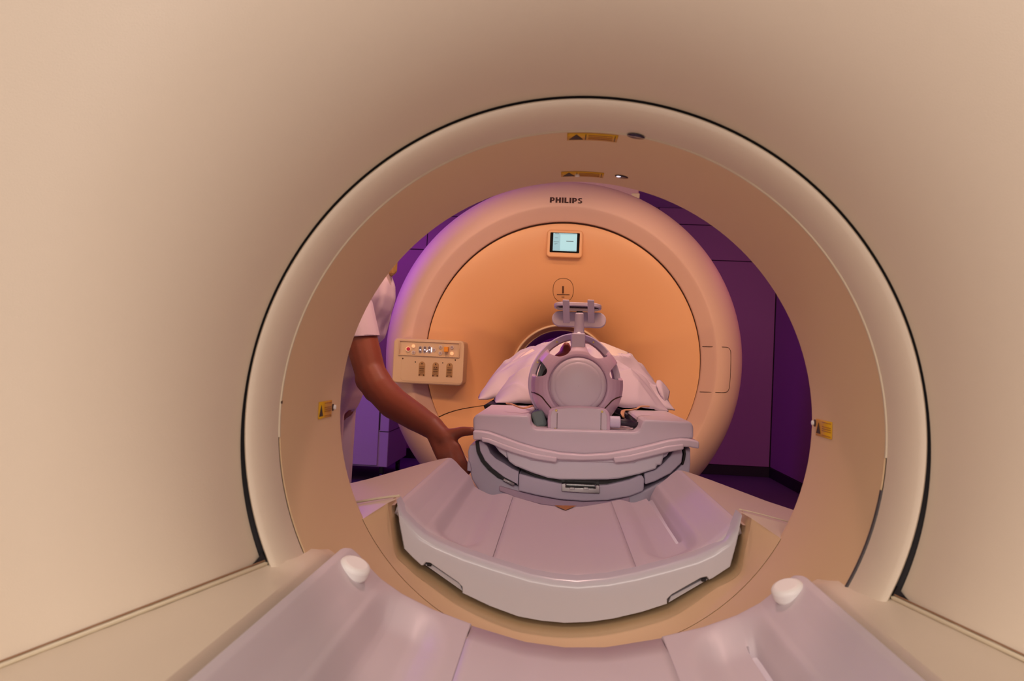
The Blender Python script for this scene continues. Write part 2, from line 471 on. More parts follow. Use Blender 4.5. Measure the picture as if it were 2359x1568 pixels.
# --- front bridge: beige shoulders beside the near tray
TRAY = [(0.0, -0.267), (0.05, -0.2635), (0.115, -0.2485), (0.165, -0.2335), (0.205, -0.2165), (0.232, -0.200), (0.25, -0.184), (0.262, -0.171), (0.270, -0.1635), (0.2785, -0.1605)]
def tray_z(x):
    return AZ + lerp_tab(TRAY, abs(x))
EDGE_X, EDGE_Z = 0.284, AZ - 0.163
for s in (-1, 1):
    rows = []
    # inside the tunnel, from the far end of the tray to the seam
    for y in (0.982, 0.955, 0.93, 0.905, 0.885, 0.868):
        dz_ = Vector((0, 0, -0.012 * sstep(0.925, 0.982, y)))
        z_out = AZ - 0.157
        rows.append([q_ + dz_ for q_ in [Vector((s * 0.3335, y, z_out)), Vector((s * 0.32, y, AZ - 0.158)), Vector((s * 0.305, y, AZ - 0.160)), Vector((s * 0.298, y, AZ - 0.164)), Vector((s * 0.2945, y, AZ - 0.167)), Vector((s * 0.288, y, AZ - 0.180))]])
    tray_y = [0.85, 0.83, 0.80, 0.77, 0.73, 0.69, 0.64, 0.58, 0.50, 0.40, 0.24, 0.02, -0.25]
    for k, (R, y) in enumerate(PROF):
        a = math.radians(angs[k][0] if s > 0 else angs[k][1])
        p = Vector((AX + R * math.cos(a), y + 0.004, AZ + R * math.sin(a) - 0.003))
        ty = tray_y[k]
        q = Vector((s * 0.298, ty, AZ - 0.164))
        rows.append([p, p.lerp(q, 0.33), p.lerp(q, 0.7), q, Vector((s * 0.2945, ty, AZ - 0.167)), Vector((s * 0.288, ty, AZ - 0.180))])
    p = Vector((s * 0.98, 0.5, 0.6)); ty = -0.7
    q = Vector((s * 0.298, ty, AZ - 0.1615))
    rows.append([Vector((s * 0.45, ty, AZ - 0.20)), Vector((s * 0.42, ty, AZ - 0.18)), Vector((s * 0.36, ty, AZ - 0.165)), q, Vector((s * 0.2955, ty, AZ - 0.164)), Vector((s * 0.290, ty, AZ - 0.176))])
    surf('bridge_shoulder', rows, 'pet_beige', pet)
    # pale bead along the seam
    P = []
    for k, (R, y) in enumerate(PROF):
        a = math.radians(angs[k][0] if s > 0 else angs[k][1])
        P.append(Vector((AX + R * math.cos(a), y + 0.001, AZ + R * math.sin(a) - 0.0012)))
    tube('seam_bead', P, 0.0024, 'pale_trim', pet, seg=8, sm=3)
    P2 = [p + Vector((s * 0.001, -0.002, 0.0035)) for p in P]
    tube('seam_shadow_line', P2, 0.0009, 'seam_tan', pet, seg=6, sm=3)
    # dark foot where ring gasket and straight seam meet
    a = math.radians(angs[0][0] if s > 0 else angs[0][1])
    b = P[0] + Vector((0, -0.002, 0.001))
    e1 = P[1] + (P[2] - P[1]) * 0.25
    up = Vector((-math.sin(a), 0, math.cos(a))) * (1 if s > 0 else -1)
    inn = Vector((-math.cos(a), 0, -math.sin(a)))
    vs = [b + inn * 0.0015, b + up * 0.012 + inn * 0.001, b + up * 0.0075 - inn * 0.0045 + Vector((0, -0.008, 0)), P[1] + up * 0.0045, e1 + up * 0.0015, e1 - up * 0.001, b - up * 0.001]
    n = len(vs); vs2 = [v + Vector((0, 0.006, 0)) for v in vs]
    mesh('corner_seal', vs + vs2, [tuple(range(n)), tuple(range(2 * n - 1, n - 1, -1))] + [(i, i + n, (i + 1) % n + n, (i + 1) % n) for i in range(n)], 'gasket', pet, smooth=False)
# bridge body below the near tray, down to the floor
prism('bridge_body', [(-0.30, AZ - 0.19), (-0.27, AZ - 0.30), (-0.15, AZ - 0.36), (-0.15, 0.0), (0.15, 0.0), (0.15, AZ - 0.36), (0.27, AZ - 0.30), (0.30, AZ - 0.19), (0.25, AZ - 0.27), (0.1, AZ - 0.34), (-0.1, AZ - 0.34), (-0.25, AZ - 0.27)], -0.7, 0.64, 'pet_beige', pet)

# --- rear trough: from the tunnel end to the groove round the far tray
APB = [(912, 1152), (918, 1200), (930, 1264), (950, 1285), (973, 1306), (1020, 1338), (1065, 1367), (1128, 1397), (1193, 1421), (1246, 1431), (1300, 1436), (1358, 1434), (1414, 1426), (1478, 1411), (1538, 1392), (1588, 1364), (1633, 1335), (1683, 1306), (1697, 1255), (1706, 1215), (1711, 1186)]
apo = pxpoly(APB, 1.25)
def offset_out(pts, d):
    out = []
    for i, p in enumerate(pts):
        a = Vector(pts[max(i - 1, 0)]); b = Vector(pts[min(i + 1, len(pts) - 1)])
        t = (b - a).normalized(); n = Vector((t.y, -t.x))      # outline runs left to right underneath: outward is down
        out.append((p[0] + n.x * d, p[1] + n.y * d))
    return out
o1 = offset_out(apo, 0.0095)
o1 = [tuple(q) for q in smooth_path([Vector((p[0], p[1], 0)).to_3d() for p in o1], 5)]
n = len(o1)
rowA, rowB, rowC, rowD, rowE = [], [], [], [], []
for i, p in enumerate(o1):
    ang = math.atan2(p[1] - AZ, p[0] - AX)
    rowA.append(Vector((AX + 0.3494 * math.cos(ang), 1.157, AZ + 0.3494 * math.sin(ang))))
    q = Vector((p[0], 1.232, p[1]))
    m_ = rowA[-1].lerp(q, 0.55); m_.x *= 1.004
    rowB.append(m_)
    rowC.append(q)
    rowD.append(Vector((p[0], 1.238, p[1])))
    rowE.append(Vector((p[0] * 1.004, 1.30, AZ + (p[1] - AZ) * 1.004)))
surf('rear_trough', [rowA, rowB, rowC], 'pet_liner', pet)
surf('trough_groove', [rowC, rowD, rowE], 'pet_liner', pet, smooth=False)

# --- rear bridge: shoulders that flare into the scanner
PLAN = [(0.284, 1.885), (0.31, 1.865), (0.335, 1.80), (0.352, 1.74), (0.372, 1.67), (0.40, 1.57), (0.44, 1.47), (0.50, 1.38), (0.60, 1.325)]
for s in (-1, 1):
    rows = []
    for x, y in PLAN:
        yy = max(1.262, 1.262 + (y - 1.30) * 1.0) if y > 1.35 else 1.262
        inner = Vector((s * 0.2795, min(y, 1.885) if y > 1.4 else 1.262 + (y - 1.32) * 0.2, AZ - 0.166))
        drop = 0.006 + 0.05 * max(0, x - 0.30)
        outer = Vector((s * x, y, AZ - 0.166 - drop))
        low = Vector((s * (x + 0.012), y + 0.012, AZ - 0.20 - drop))
        low2 = Vector((s * (x - 0.03), y + 0.0, AZ - 0.42))
        rows.append([inner, inner.lerp(outer, 0.5) + Vector((0, 0, 0.002)), outer, low, low2])
    x, y = 0.60, 1.262
    rows.append([Vector((s * 0.284, 1.258, AZ - 0.166)), Vector((s * 0.33, 1.256, AZ - 0.170)), Vector((s * 0.42, 1.254, AZ - 0.178)), Vector((s * 0.42, 1.26, AZ - 0.2)), Vector((s * 0.42, 1.262, AZ - 0.4))])
    surf('rear_shoulder', rows, 'pet_beige', pet)
    # pale joint strip and the flat piece between joint and tunnel end
    a0 = U(921, 1141, 1.25) if s < 0 else U(1702, 1172, 1.25)
    a1 = U(818, 1157, 1.25) if s < 0 else U(1806, 1199, 1.25)
    tube('shoulder_joint', [a0, a0.lerp(a1, 0.5) + Vector((0, 0, 0.001)), a1 + (a1 - a0) * 0.3], 0.0022 if s < 0 else 0.001, 'pale_trim', pet, seg=8, sm=4)
    e0 = Vector((rowA[0 if s < 0 else -1])); e1 = Vector((rowC[0 if s < 0 else -1]))
    top = [e0 + Vector((s * 0.05, 0.05, 0.008)), a1 + Vector((s * 0.02, -0.004, -0.003)), a0 + Vector((0, -0.002, -0.003)), e1 + Vector((0, 0.01, 0.003))]
    surf('trough_top', [[e0, e0.lerp(e1, 0.5), e1], [a1 + (a1 - a0) * 0.3 + Vector((0, -0.003, -0.004)), a0.lerp(a1, 0.5) + Vector((0, -0.003, -0.003)), a0 + Vector((0, -0.003, -0.003))]], 'pet_beige', pet)
prism('rear_bridge_body', [(-0.34, AZ - 0.25), (-0.30, AZ - 0.42), (-0.2, 0.0), (0.2, 0.0), (0.30, AZ - 0.42), (0.34, AZ - 0.25), (0.2, AZ - 0.36), (-0.2, AZ - 0.36)], 1.33, 1.80, 'pet_beige', pet)

# --- warning labels, laser windows, small sensors inside the tunnel
def on_bore(ang, y, R=0.350):
    a = math.radians(ang)
    return Vector((AX + R * math.cos(a), y, AZ + R * math.sin(a)))
def bore_hit(px, py, R=0.3495):
    w = c2w(Vector((px - W_ / 2, py - H_ / 2, FPX)))
    ox, oz = CAM.x - AX, CAM.z - AZ
    A = w.x * w.x + w.z * w.z; B = 2 * (ox * w.x + oz * w.z); Cc = ox * ox + oz * oz - R * R
    t = (-B + math.sqrt(B * B - 4 * A * Cc)) / (2 * A)
    p = CAM + w * t
    return math.degrees(math.atan2(p.z - AZ, p.x - AX)), p.y
def curved_patch(name, a0, a1, y0, y1, R, m, parent, n=10, th=0.0006):
    rows = []
    for i in range(n + 1):
        a = a0 + (a1 - a0) * i / n
        rows.append([on_bore(a, y0, R), on_bore(a, y1, R)])
    return surf(name, rows, m, parent, solid=th, offset=0)
def warn_top(a_mid, a_half, y0, y1):
    lab = curved_patch('warning_label', a_mid - a_half, a_mid + a_half, y0, y1, 0.3494, 'yellow_label', pet, 16)
    # black warning triangle and print lines, on the left third
    aL = a_mid + a_half
    w = 2 * a_half
    R = 0.3488
    tri = [on_bore(aL - 0.04 * w, y1 - 0.004, R), on_bore(aL - 0.32 * w, y1 - 0.004, R), on_bore(aL - 0.18 * w, y0 + 0.003, R)]
    mesh('warning_triangle', tri, [(0, 1, 2)], 'label_ink', lab, smooth=False, solid=0.0004, offset=0)
    curved_patch('print_line', aL - 0.36 * w, aL - 0.375 * w, y0 + 0.003, y1 - 0.003, R, 'label_ink', lab, 2, 0.0003)
    curved_patch('print_line', aL - 0.94 * w, aL - 0.955 * w, y0 + 0.003, y1 - 0.003, R, 'label_ink', lab, 2, 0.0003)
    for j in range(3):
        yy = y0 + (y1 - y0) * (0.25 + 0.25 * j)
        curved_patch('print_line', aL - 0.42 * w, aL - 0.9 * w, yy - 0.0012, yy + 0.0012, R, 'arrow_brown', lab, 8, 0.0003)
a1_, ya = bore_hit(1307, 307); a2_, yb = bore_hit(1425, 311)
warn_top((a1_ + a2_) / 2, abs(a1_ - a2_) / 2, 0.912, 0.940)
a1_, yc = bore_hit(1293, 396); a2_, yd = bore_hit(1392, 398)
warn_top((a1_ + a2_) / 2, abs(a1_ - a2_) / 2, 1.098, 1.126)
def warn_side(pxs, flip):
    # four corner pixels: near-top, far-top, far-bottom, near-bottom
    h = [bore_hit(*p) for p in pxs]
    a_top = (h[0][0] + h[1][0]) / 2; a_bot = (h[2][0] + h[3][0]) / 2
    y0 = min(q[1] for q in h); y1 = max(q[1] for q in h)
    if a_top < -90 or a_top > 90:
        a_top %= 360; a_bot %= 360
    lab = curved_patch('warning_label', a_top, a_bot, y0, y1, 0.3494, 'yellow_label', pet, 8)
    R = 0.3488
    s = (a_bot - a_top)
    ynear, yfar = (y0, y1)
    # a triangle sign at the end that reads as the left one
    ya_, yb_ = (ynear, ynear + (yfar - ynear) * 0.34) if flip else (yfar - (yfar - ynear) * 0.34, yfar)
    mesh('warning_triangle', [on_bore(a_top + 0.85 * s, ya_ + 0.002, R), on_bore(a_top + 0.85 * s, yb_ - 0.002, R), on_bore(a_top + 0.2 * s, (ya_ + yb_) / 2, R)], [(0, 1, 2)], 'label_ink', lab, smooth=False, solid=0.0004, offset=0)
    yc_, yd_ = (ynear + (yfar - ynear) * 0.42, yfar - 0.003) if flip else (ynear + 0.003, ynear + (yfar - ynear) * 0.6)
    for f in (0.12, 0.38, 0.5, 0.62, 0.88):
        curved_patch('print_line', a_top + (f - 0.02) * s, a_top + (f + 0.02) * s, yc_, yd_, R, 'arrow_brown', lab, 2, 0.0003)
    return y0, y1, a_top, a_bot
warn_side([(735, 924), (763, 923), (763, 961), (735, 963)], True)
warn_side([(1917, 975), (1883, 962), (1880, 998), (1914, 1016)], False)
def sensor(px, py, r=0.0035):
    a, y = bore_hit(px, py)
    p = on_bore(a, y, 0.3503); nrm = Vector((AX - p.x, 0, AZ - p.z)).normalized()
    disc('sensor_base', p, nrm, r * 1.5, 0.0012, 'gap_brown', pet, 14)
    disc('sensor_knob', p + Vector((0, 0.0045, 0)), nrm, r, 0.004, 'bumper', pet, 14, bevel=0.001)
sensor(767, 938); sensor(1877, 974); sensor(1330, 400); 
def window(px, py, rx_, ry_):
    a, y = bore_hit(px, py)
    rows = []
    for i in range(25):
        t = 2 * PI * i / 24
        rows.append([on_bore(a + math.degrees(rx_ / 0.35) * math.cos(t), y + ry_ * math.sin(t), 0.3493)])
    pts = [r[0] for r in rows[:-1]]
    c = on_bore(a, y, 0.3493)
    o = mesh('laser_window', [c] + pts, [(0, i + 1, (i + 1) % 24 + 1) for i in range(24)], 'dark_glass', pet, solid=0.0005, offset=0)
    return a, y
window(1465, 314, 0.0105, 0.0085)
a_, y_ = window(1432, 407, 0.0095, 0.008)
disc('laser_spot', on_bore(a_ + 0.7, y_ - 0.001, 0.3492), Vector((0, 0, -1)), 0.0032, 0.0008, 'display_white', pet, 14)
for px, py in ((642, 927),):
    a, y = bore_hit(px, py)
    disc('screw', on_bore(a, 0.906, 0.3495), Vector((1, 0, 0)), 0.002, 0.001, 'gap_brown', pet, 10)
b0 = U(752, 1288, 0.955)
box('latch_slot', b0, (0.004, 0.008, 0.006), 'gasket', pet)

# ------------------------------------------------------------------ trays that carry the couch top
# near tray
nt = empty('table_support_tray', (0, 0.2, 0.70), 'pale lilac support tray in the foreground with two round white bumpers', 'tray', 'couch support trays')
def groove(ax, d_, s, slot_d):
    """scoop with a rounded, ramped end; the right wing has a narrow slot in it"""
    g = 0.018 * sstep(0.0, 0.085, d_ - 0.022 * ((ax - 0.187) / 0.035) ** 2) * ((1 - sstep(0.024, 0.040, ax - 0.187)) if ax > 0.187 else (1 - sstep(0.006, 0.056, 0.187 - ax)))
    if s > 0: g += 0.011 * sstep(0.0, 0.010, slot_d) * (1 - sstep(0.0034, 0.0056, abs(ax - 0.208)))
    return g
def plan_wing(s, y_near, y_far, parent, m, ge, name='wing'):
    rows = []
    nx, ny = 110, 70
    for j in range(ny + 1):
        row = []
        for i in range(nx + 1):
            ax = 0.1170 + (0.2785 - 0.1170) * i / nx
            yf = y_far
            # rounded far corner in plan
            rc = 0.022
            if ax > 0.2785 - rc:
                yf = y_far - rc + math.sqrt(max(rc * rc - (ax - (0.2785 - rc)) ** 2, 0))
            y = y_near + (yf - y_near) * (1 - (1 - j / ny) ** 2.2)
            z = tray_z(ax)
            z -= groove(ax, ge[0] - y, s, 0.905 - y)
            # roll the far edge over
            e = (yf - y)
            z -= 0.006 * (1 - sstep(0, 0.012, e))
            row.append(Vector((s * ax, y, z)))
        rows.append(row)
    return surf(name, rows, m, parent, solid=0.014, offset=-1 if s > 0 else -1)
def fix_up(o):
    """make the skin face up so that the thickness grows downwards"""
    me = o.data
    up = sum(p.normal.z * p.area for p in me.polygons)
    if up < 0: me.flip_normals()
fix_up(plan_wing(-1, -0.65, 0.975, nt, 'tray', (0.967, -1)))
fix_up(plan_wing(1, -0.65, 0.975, nt, 'tray', (0.967, -1)))
def center_panel(y0, y1, parent, m, droop0=0, droop1=0):
    rows = []
    for j in range(25):
        y = y0 + (y1 - y0) * j / 24
        row = []
        for i in range(25):
            x = -0.1165 + 0.233 * i / 24
            z = tray_z(x) + 0.001
            if droop1: z -= 0.006 * (1 - sstep(0, 0.012, y1 - y))
            row.append(Vector((x, y, z)))
        rows.append(row)
    o = surf('center_panel', rows, m, parent, solid=0.014, offset=-1); fix_up(o); return o
center_panel(-0.65, 0.972, nt, 'tray', 0, 1)
rows = []
for y, dz in ((-0.64, -0.03), (0.3, -0.03), (0.955, -0.03), (0.962, -0.02)):
    rows.append([Vector((x, y, tray_z(x) + dz)) for x in [i / 20 * 0.27 for i in range(-20, 21)]])
surf('tray_underside', rows, 'table_white', nt, solid=0.006, offset=0)
for px, py in ((813, 1316), (1818, 1368)):
    w = c2w(Vector((px - W_ / 2, py - H_ / 2, FPX)))
    y = 0.93
    p = U(px, py, y)
    for _ in range(30):
        p = U(px, py, y); y += (p.z - tray_z(p.x)) * 0.5
    s = -1 if p.x < 0 else 1
    nrm = Vector((-s * 0.42, -0.16, 1)).normalized()
    o = disc('bumper', p - nrm * 0.006, nrm, 0.0186, 0.0185, 'bumper', nt, 40, bevel=0.0055, r2=0.0186)
    o.modifiers['bevel'].segments = 4

# far tray
ft = empty('table_support_tray', (0, 1.55, 0.70), 'pinkish support tray with a thick white front apron behind the tunnel', 'tray', 'couch support trays')
APT = [(912, 1152), (928, 1184), (952, 1211), (975, 1231), (1006, 1249), (1070, 1276), (1135, 1298), (1223, 1325), (1276, 1335), (1330, 1340), (1400, 1334), (1467, 1321), (1540, 1302), (1605, 1283), (1640, 1267), (1673, 1249), (1694, 1220), (1708, 1184)]
top = pxpoly(APT, 1.25)
bot = pxpoly([(918, 1200), (930, 1264), (950, 1285), (970, 1303), (975, 1303), (981, 1296), (990, 1297), (1055, 1342), (1064, 1352), (1065, 1367), (1128, 1397), (1193, 1421), (1246, 1431), (1300, 1436), (1358, 1434), (1414, 1426), (1478, 1411), (1537, 1392), (1538, 1380), (1548, 1370), (1615, 1332), (1628, 1329), (1634, 1336), (1642, 1333), (1683, 1306), (1697, 1255), (1706, 1215)], 1.25)
loop = [Vector((p[0], 0, p[1])) for p in list(reversed(top)) + bot]
nt_ = len(top); nl = len(loop)
def inset_dir(k):
    a, b = loop[k - 1], loop[(k + 1) % nl]
    t = (b - a).normalized()
    return Vector((-t.z, 0, t.x))
cen = Vector((sum(p.x for p in loop) / nl, 0, sum(p.z for p in loop) / nl))
sgn = 1 if inset_dir(nt_ // 2).z < 0 else -1
def amount(k): return 0.0022 + 0.0103 * min(1.0, min(k, nt_ - 1 - k) / 3) if k < nt_ else 0.0018
vs, fs = [], []
STEPS = [(1.0, 0.0), (0.62, 0.0012), (0.30, 0.0042), (0.08, 0.0085), (0.0, 0.0135), (0.0, 0.04)]
for f_, dy in STEPS:
    for k in range(nl):
        q_ = loop[k] + inset_dir(k) * sgn * amount(k) * f_
        vs.append(Vector((q_.x, 1.25 + (dy if k < nt_ else min(dy, 0.003) if f_ > 0 else dy), q_.z)))
for r_ in range(len(STEPS) - 1):
    for k in range(nl):
        fs.append((r_ * nl + k, (r_ + 1) * nl + k, (r_ + 1) * nl + (k + 1) % nl, r_ * nl + (k + 1) % nl))
from mathutils.geometry import tessellate_polygon
for base_ in (0, (len(STEPS) - 1) * nl):
    for tri_ in tessellate_polygon([[Vector((v.x, v.z, 0)) for v in vs[base_:base_ + nl]]]):
        fs.append(tuple(base_ + q_ for q_ in tri_))
ap = mesh('front_apron', vs, fs, 'tray_white', ft)
# recessed latches in the apron's notches
for pts in ([(978, 1300), (992, 1299), (1060, 1345), (1066, 1362)], [(1540, 1388), (1545, 1374), (1616, 1336), (1632, 1334)]):
    q = pxpoly(pts, 1.262)
    prism('latch', q, 1.262, 1.28, 'tray_white', ft, bevel=0.001)
for px, py in ((989, 1300), (1621, 1335)):
    p = U(px, py, 1.258); box('latch_hole', p, (0.007, 0.004, 0.005), 'gasket', ft, bevel=0.001)
def far_wing(s):
    rows = []
    nx, ny = 110, 90
    for j in range(ny + 1):
        row = []
        for i in range(nx + 1):
            ax = 0.1183 + (0.2775 - 0.1183) * i / nx
            rc = 0.03
            yf = 1.905
            if ax > 0.2775 - rc:
                yf = 1.905 - rc + math.sqrt(max(rc * rc - (ax - (0.2775 - rc)) ** 2, 0))
            y = 1.272 + (yf - 1.272) * j / ny
            z = tray_z(ax) - 0.003
            z -= groove(ax, y - 1.284, s, y - 1.425)
            z -= 0.004 * (1 - sstep(0, 0.012, yf - y)) + 0.006 * (1 - sstep(0, 0.02, y - 1.272))
            row.append(Vector((s * ax, y, z)))
        rows.append(row)
    o = surf('wing', rows, 'tray', ft, solid=0.014, offset=-1); fix_up(o)
far_wing(-1); far_wing(1)
rows = []
for j in range(29):
    y = 1.272 + (1.905 - 1.272) * j / 28
    row = []
    for i in range(25):
        hw = 0.1175
        x = -hw + 2 * hw * i / 24
        row.append(Vector((x, y, tray_z(x) - 0.0022 - 0.004 * (1 - sstep(0, 0.012, 1.905 - y)) - 0.006 * (1 - sstep(0, 0.02, y - 1.272)))))
    rows.append(row)
cp = surf('center_panel', rows, 'tray', ft, solid=0.014, offset=-1); fix_up(cp)
# arrow mark
arr = []
for px, py in ((1277, 1164), (1328, 1165), (1303, 1175)):
    y = 1.85
    for _ in range(40):
        p = U(px, py, y); y += (p.z - (tray_z(p.x) - 0.0008)) * 0.8
    arr.append(p + Vector((0, 0, 0.0006)))
mesh('arrow_mark', arr, [(0, 1, 2)], 'arrow_brown', cp, smooth=False, solid=0.0004, offset=0)
rows = []
for y, dz in ((1.29, -0.035), (1.6, -0.035), (1.87, -0.03)):
    rows.append([Vector((x, y, tray_z(x) + dz)) for x in [i / 20 * 0.265 for i in range(-20, 21)]])
surf('tray_underside', rows, 'table_white', ft, solid=0.008, offset=0)
# ------------------------------------------------------------------ magnet scanner at the back
MX, MZ = -0.004, AZ + 0.09
mr = empty('magnet_scanner', (MX, 4.9, 0), 'big round peach scanner with glowing face and narrow bore behind the table', 'scanner')
RING = [(0.728, 4.155), (0.7275, 4.135), (0.730, 4.129), (0.735, 4.125), (0.76, 4.108), (0.785, 4.090), (0.797, 4.082), (0.803, 4.0795), (0.810, 4.080), (0.825, 4.084), (0.845, 4.092), (0.870, 4.109), (0.900, 4.138),
        (0.93, 4.178), (0.958, 4.232), (0.980, 4.30), (0.994, 4.38), (1.0, 4.47), (1.0, 5.5), (0.98, 5.62), (0.90, 5.72), (0.75, 5.76), (0.32, 5.78)]
lathe('outer_ring', RING, MX, MZ + 0.006, 'mr_shell', mr, 0, 360, 180)
BC = U(1292, 864, 4.43)
BZ = BC.z; BR = 0.2806
FACE = [(0.7245, 4.145), (0.7240, 4.135), (0.7225, 4.1325), (0.719, 4.1315)]
for k_ in range(1, 25):
    u_ = 1 - (1 - k_ / 24) ** 1.6
    FACE.append((0.719 - 0.431 * u_, 4.1315 + 0.30 * (1 - math.sqrt(max(0.0, 1 - (0.9 * u_) ** 2.1))) / (1 - math.sqrt(1 - 0.9 ** 2.1))))
def zoff(R):
    return (BZ - MZ) * (1 - sstep(0.28, 0.70, R))
FACE = [(R, y, zoff(R)) for R, y in FACE]
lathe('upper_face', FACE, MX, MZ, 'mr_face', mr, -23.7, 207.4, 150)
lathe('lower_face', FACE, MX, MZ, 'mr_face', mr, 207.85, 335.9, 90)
back = [(R + 0.002, y + 0.006, z) for R, y, z in FACE]
lathe('joint_backing', back, MX, MZ, 'line_dark', mr, 0, 360, 120)
lathe('joint_backing', [(0.722, 4.143), (0.7285, 4.139), (0.7315, 4.143)], MX, MZ + 0.002, 'line_dark', mr, 0, 360, 150)
# bore rim and tunnel
lathe('bore_rim', [(0.290, 4.428), (0.2865, 4.423), (0.282, 4.422), (0.2785, 4.426)], MX, BZ, 'mr_rim_highlight', mr, 0, 360, 120)
lathe('bore_rim_band', [(0.2785, 4.426), (0.270, 4.455), (0.264, 4.49), (0.2625, 4.51)], MX, BZ, 'mr_rim', mr, 0, 360, 120)
lathe('bore_rim_edge', [(0.2625, 4.51), (0.260, 4.507), (0.257, 4.51), (0.256, 4.52)], MX, BZ, 'mr_rim_highlight', mr, 0, 360, 120)
lathe('bore_tunnel', [(0.256, 4.52), (0.256, 5.75), (0.32, 5.79)], MX, BZ, 'bore_violet_lit', mr, 0, 360, 100)
box('bore_floor', (MX, 5.2, BZ - 0.18), (0.36, 0.95, 0.02), 'bore_violet_lit', mr)
prism('plinth', [(-0.7, 0), (0.7, 0), (0.62, 0.22), (-0.62, 0.22)], 4.5, 5.6, 'base_dark', mr)
# service duct from the magnet's top to the ceiling
box('service_duct', (MX - 0.02, 5.45, 2.38), (0.98, 0.5, 0.66), 'mr_shell', mr, bevel=0.01)
for px, py in ((1150, 440), (1463, 446)):
    p = U(px, py, 4.5); box('lifting_cap', p + Vector((0, 0, -0.018)), (0.05, 0.06, 0.03), 'pale_trim', mr, bevel=0.004)

# lettering on the ring: heavy block capitals
def glyph(ch):
    """list of closed outlines (convex-ish strips) in a cap-height of 1"""
    w = 0.27; q = []
    def bar(x0, y0, x1, y1): q.append([(x0, y0), (x1, y0), (x1, y1), (x0, y1)])
    def arc(cx, cy, rxo, ryo, rxi, ryi, a0, a1, n=10):
        for i in range(n):
            a, b = math.radians(a0 + (a1 - a0) * i / n), math.radians(a0 + (a1 - a0) * (i + 1) / n)
            q.append([(cx + rxi * math.cos(a), cy + ryi * math.sin(a)), (cx + rxo * math.cos(a), cy + ryo * math.sin(a)), (cx + rxo * math.cos(b), cy + ryo * math.sin(b)), (cx + rxi * math.cos(b), cy + ryi * math.sin(b))])
    if ch == 'H': bar(0, 0, w, 1); bar(0.5, 0, 0.5 + w, 1); bar(w, 0.4, 0.5, 0.62); return q, 0.77
    if ch == 'I': bar(0, 0, w, 1); return q, w
    if ch == 'L': bar(0, 0, w, 1); bar(w, 0, 0.60, 0.22); return q, 0.60
    if ch == 'P':
        bar(0, 0, w, 1); bar(w, 0.80, 0.38, 1.0); bar(w, 0.30, 0.38, 0.50); arc(0.38, 0.65, 0.31, 0.35, 0.07, 0.15, -90, 90); return q, 0.69
    if ch == 'S':
        arc(0.33, 0.73, 0.31, 0.27, 0.07, 0.09, 50, 270); arc(0.33, 0.28, 0.31, 0.28, 0.06, 0.09, -130, 90); bar(0.5, 0.80, 0.60, 0.99); bar(0.03, 0.01, 0.14, 0.20); bar(0.33, 0.82, 0.55, 1.0); bar(0.10, 0.0, 0.33, 0.19); return q, 0.64
lv, lf = [], []; penx = 0.0
for ch in 'PHILIPS':
    qs, adv = glyph(ch)
    for poly in qs:
        n0 = len(lv)
        lv += [(penx + p[0], p[1], 0.0) for p in poly] + [(penx + p[0], p[1], 0.0014) for p in poly]
        lf += [(n0, n0 + 1, n0 + 2, n0 + 3), (n0 + 7, n0 + 6, n0 + 5, n0 + 4)] + [(n0 + k, n0 + (k + 1) % 4, n0 + 4 + (k + 1) % 4, n0 + 4 + k) for k in range(4)]
    penx += adv + 0.115
penx -= 0.115
me = bpy.data.meshes.new('lettering'); me.from_pydata(lv, [], lf)
p0 = U(1267, 464, 4.12); p1 = U(1341, 464.5, 4.12)
kx = (p1.x - p0.x) / penx; kz = 0.031
cxm = penx / 2; cym = 0.5
tc_ = (p0 + p1) / 2
def ring_y(R):
    t = [(r, y) for r, y in RING[2:18]]
    return lerp_tab(t, R)
for v in me.vertices:
    x = tc_.x + (v.co.x - cxm) * kx; z = tc_.z + (v.co.y - cym) * kz
    R = math.hypot(x - MX, z - MZ - 0.006)
    v.co = Vector((x, ring_y(R) - 0.0012 - v.co.z, z))
link('lettering', me, 'letter', mr, smooth=False)

# hatch outline on the ring, right hand side
def ring_pt(px, py, lift=0.0):
    y = 4.1
    for _ in range(40):
        p = U(px, py, y); R = math.hypot(p.x - MX, p.z - MZ - 0.006); y += (ring_y(R) - y) * 0.7
    return p + Vector((0, -lift, 0))
hp = [(1618, 798), (1640, 798.5), (1665, 799), (1676, 800), (1682, 806), (1683.5, 816), (1683, 850), (1681, 885), (1678, 898), (1671, 903.5), (1650, 903.5), (1630, 903), (1612, 902.5)]
tube('hatch_joint', [ring_pt(*q, lift=0.0006) for q in hp], 0.0016, 'line_dark', mr, seg=6, sm=4)

# face helper: depth of the face at a point
def face_y(x, z):
    best = None
    for R, y, zo in FACE[3:]:
        r = math.hypot(x - MX, z - MZ - zo)
        d = r - R
        if best is None or d > 0 and not best[2]:
            pass
        if d >= 0:
            if prev is None: return y
            (R0, y0, d0) = prev
            t = d0 / (d0 - d) if d0 != d else 0
            return y0 + (y - y0) * t
        prev = (R, y, d)
        best = (R, y, True)
    return 4.42
prev = None
def face_pt(px, py, lift=0.0):
    global prev
    y = 4.15
    for _ in range(25):
        p = U(px, py, y); prev = None
        y += (face_y(p.x, p.z) - y) * 0.7
    return p + Vector((0, -lift, 0))
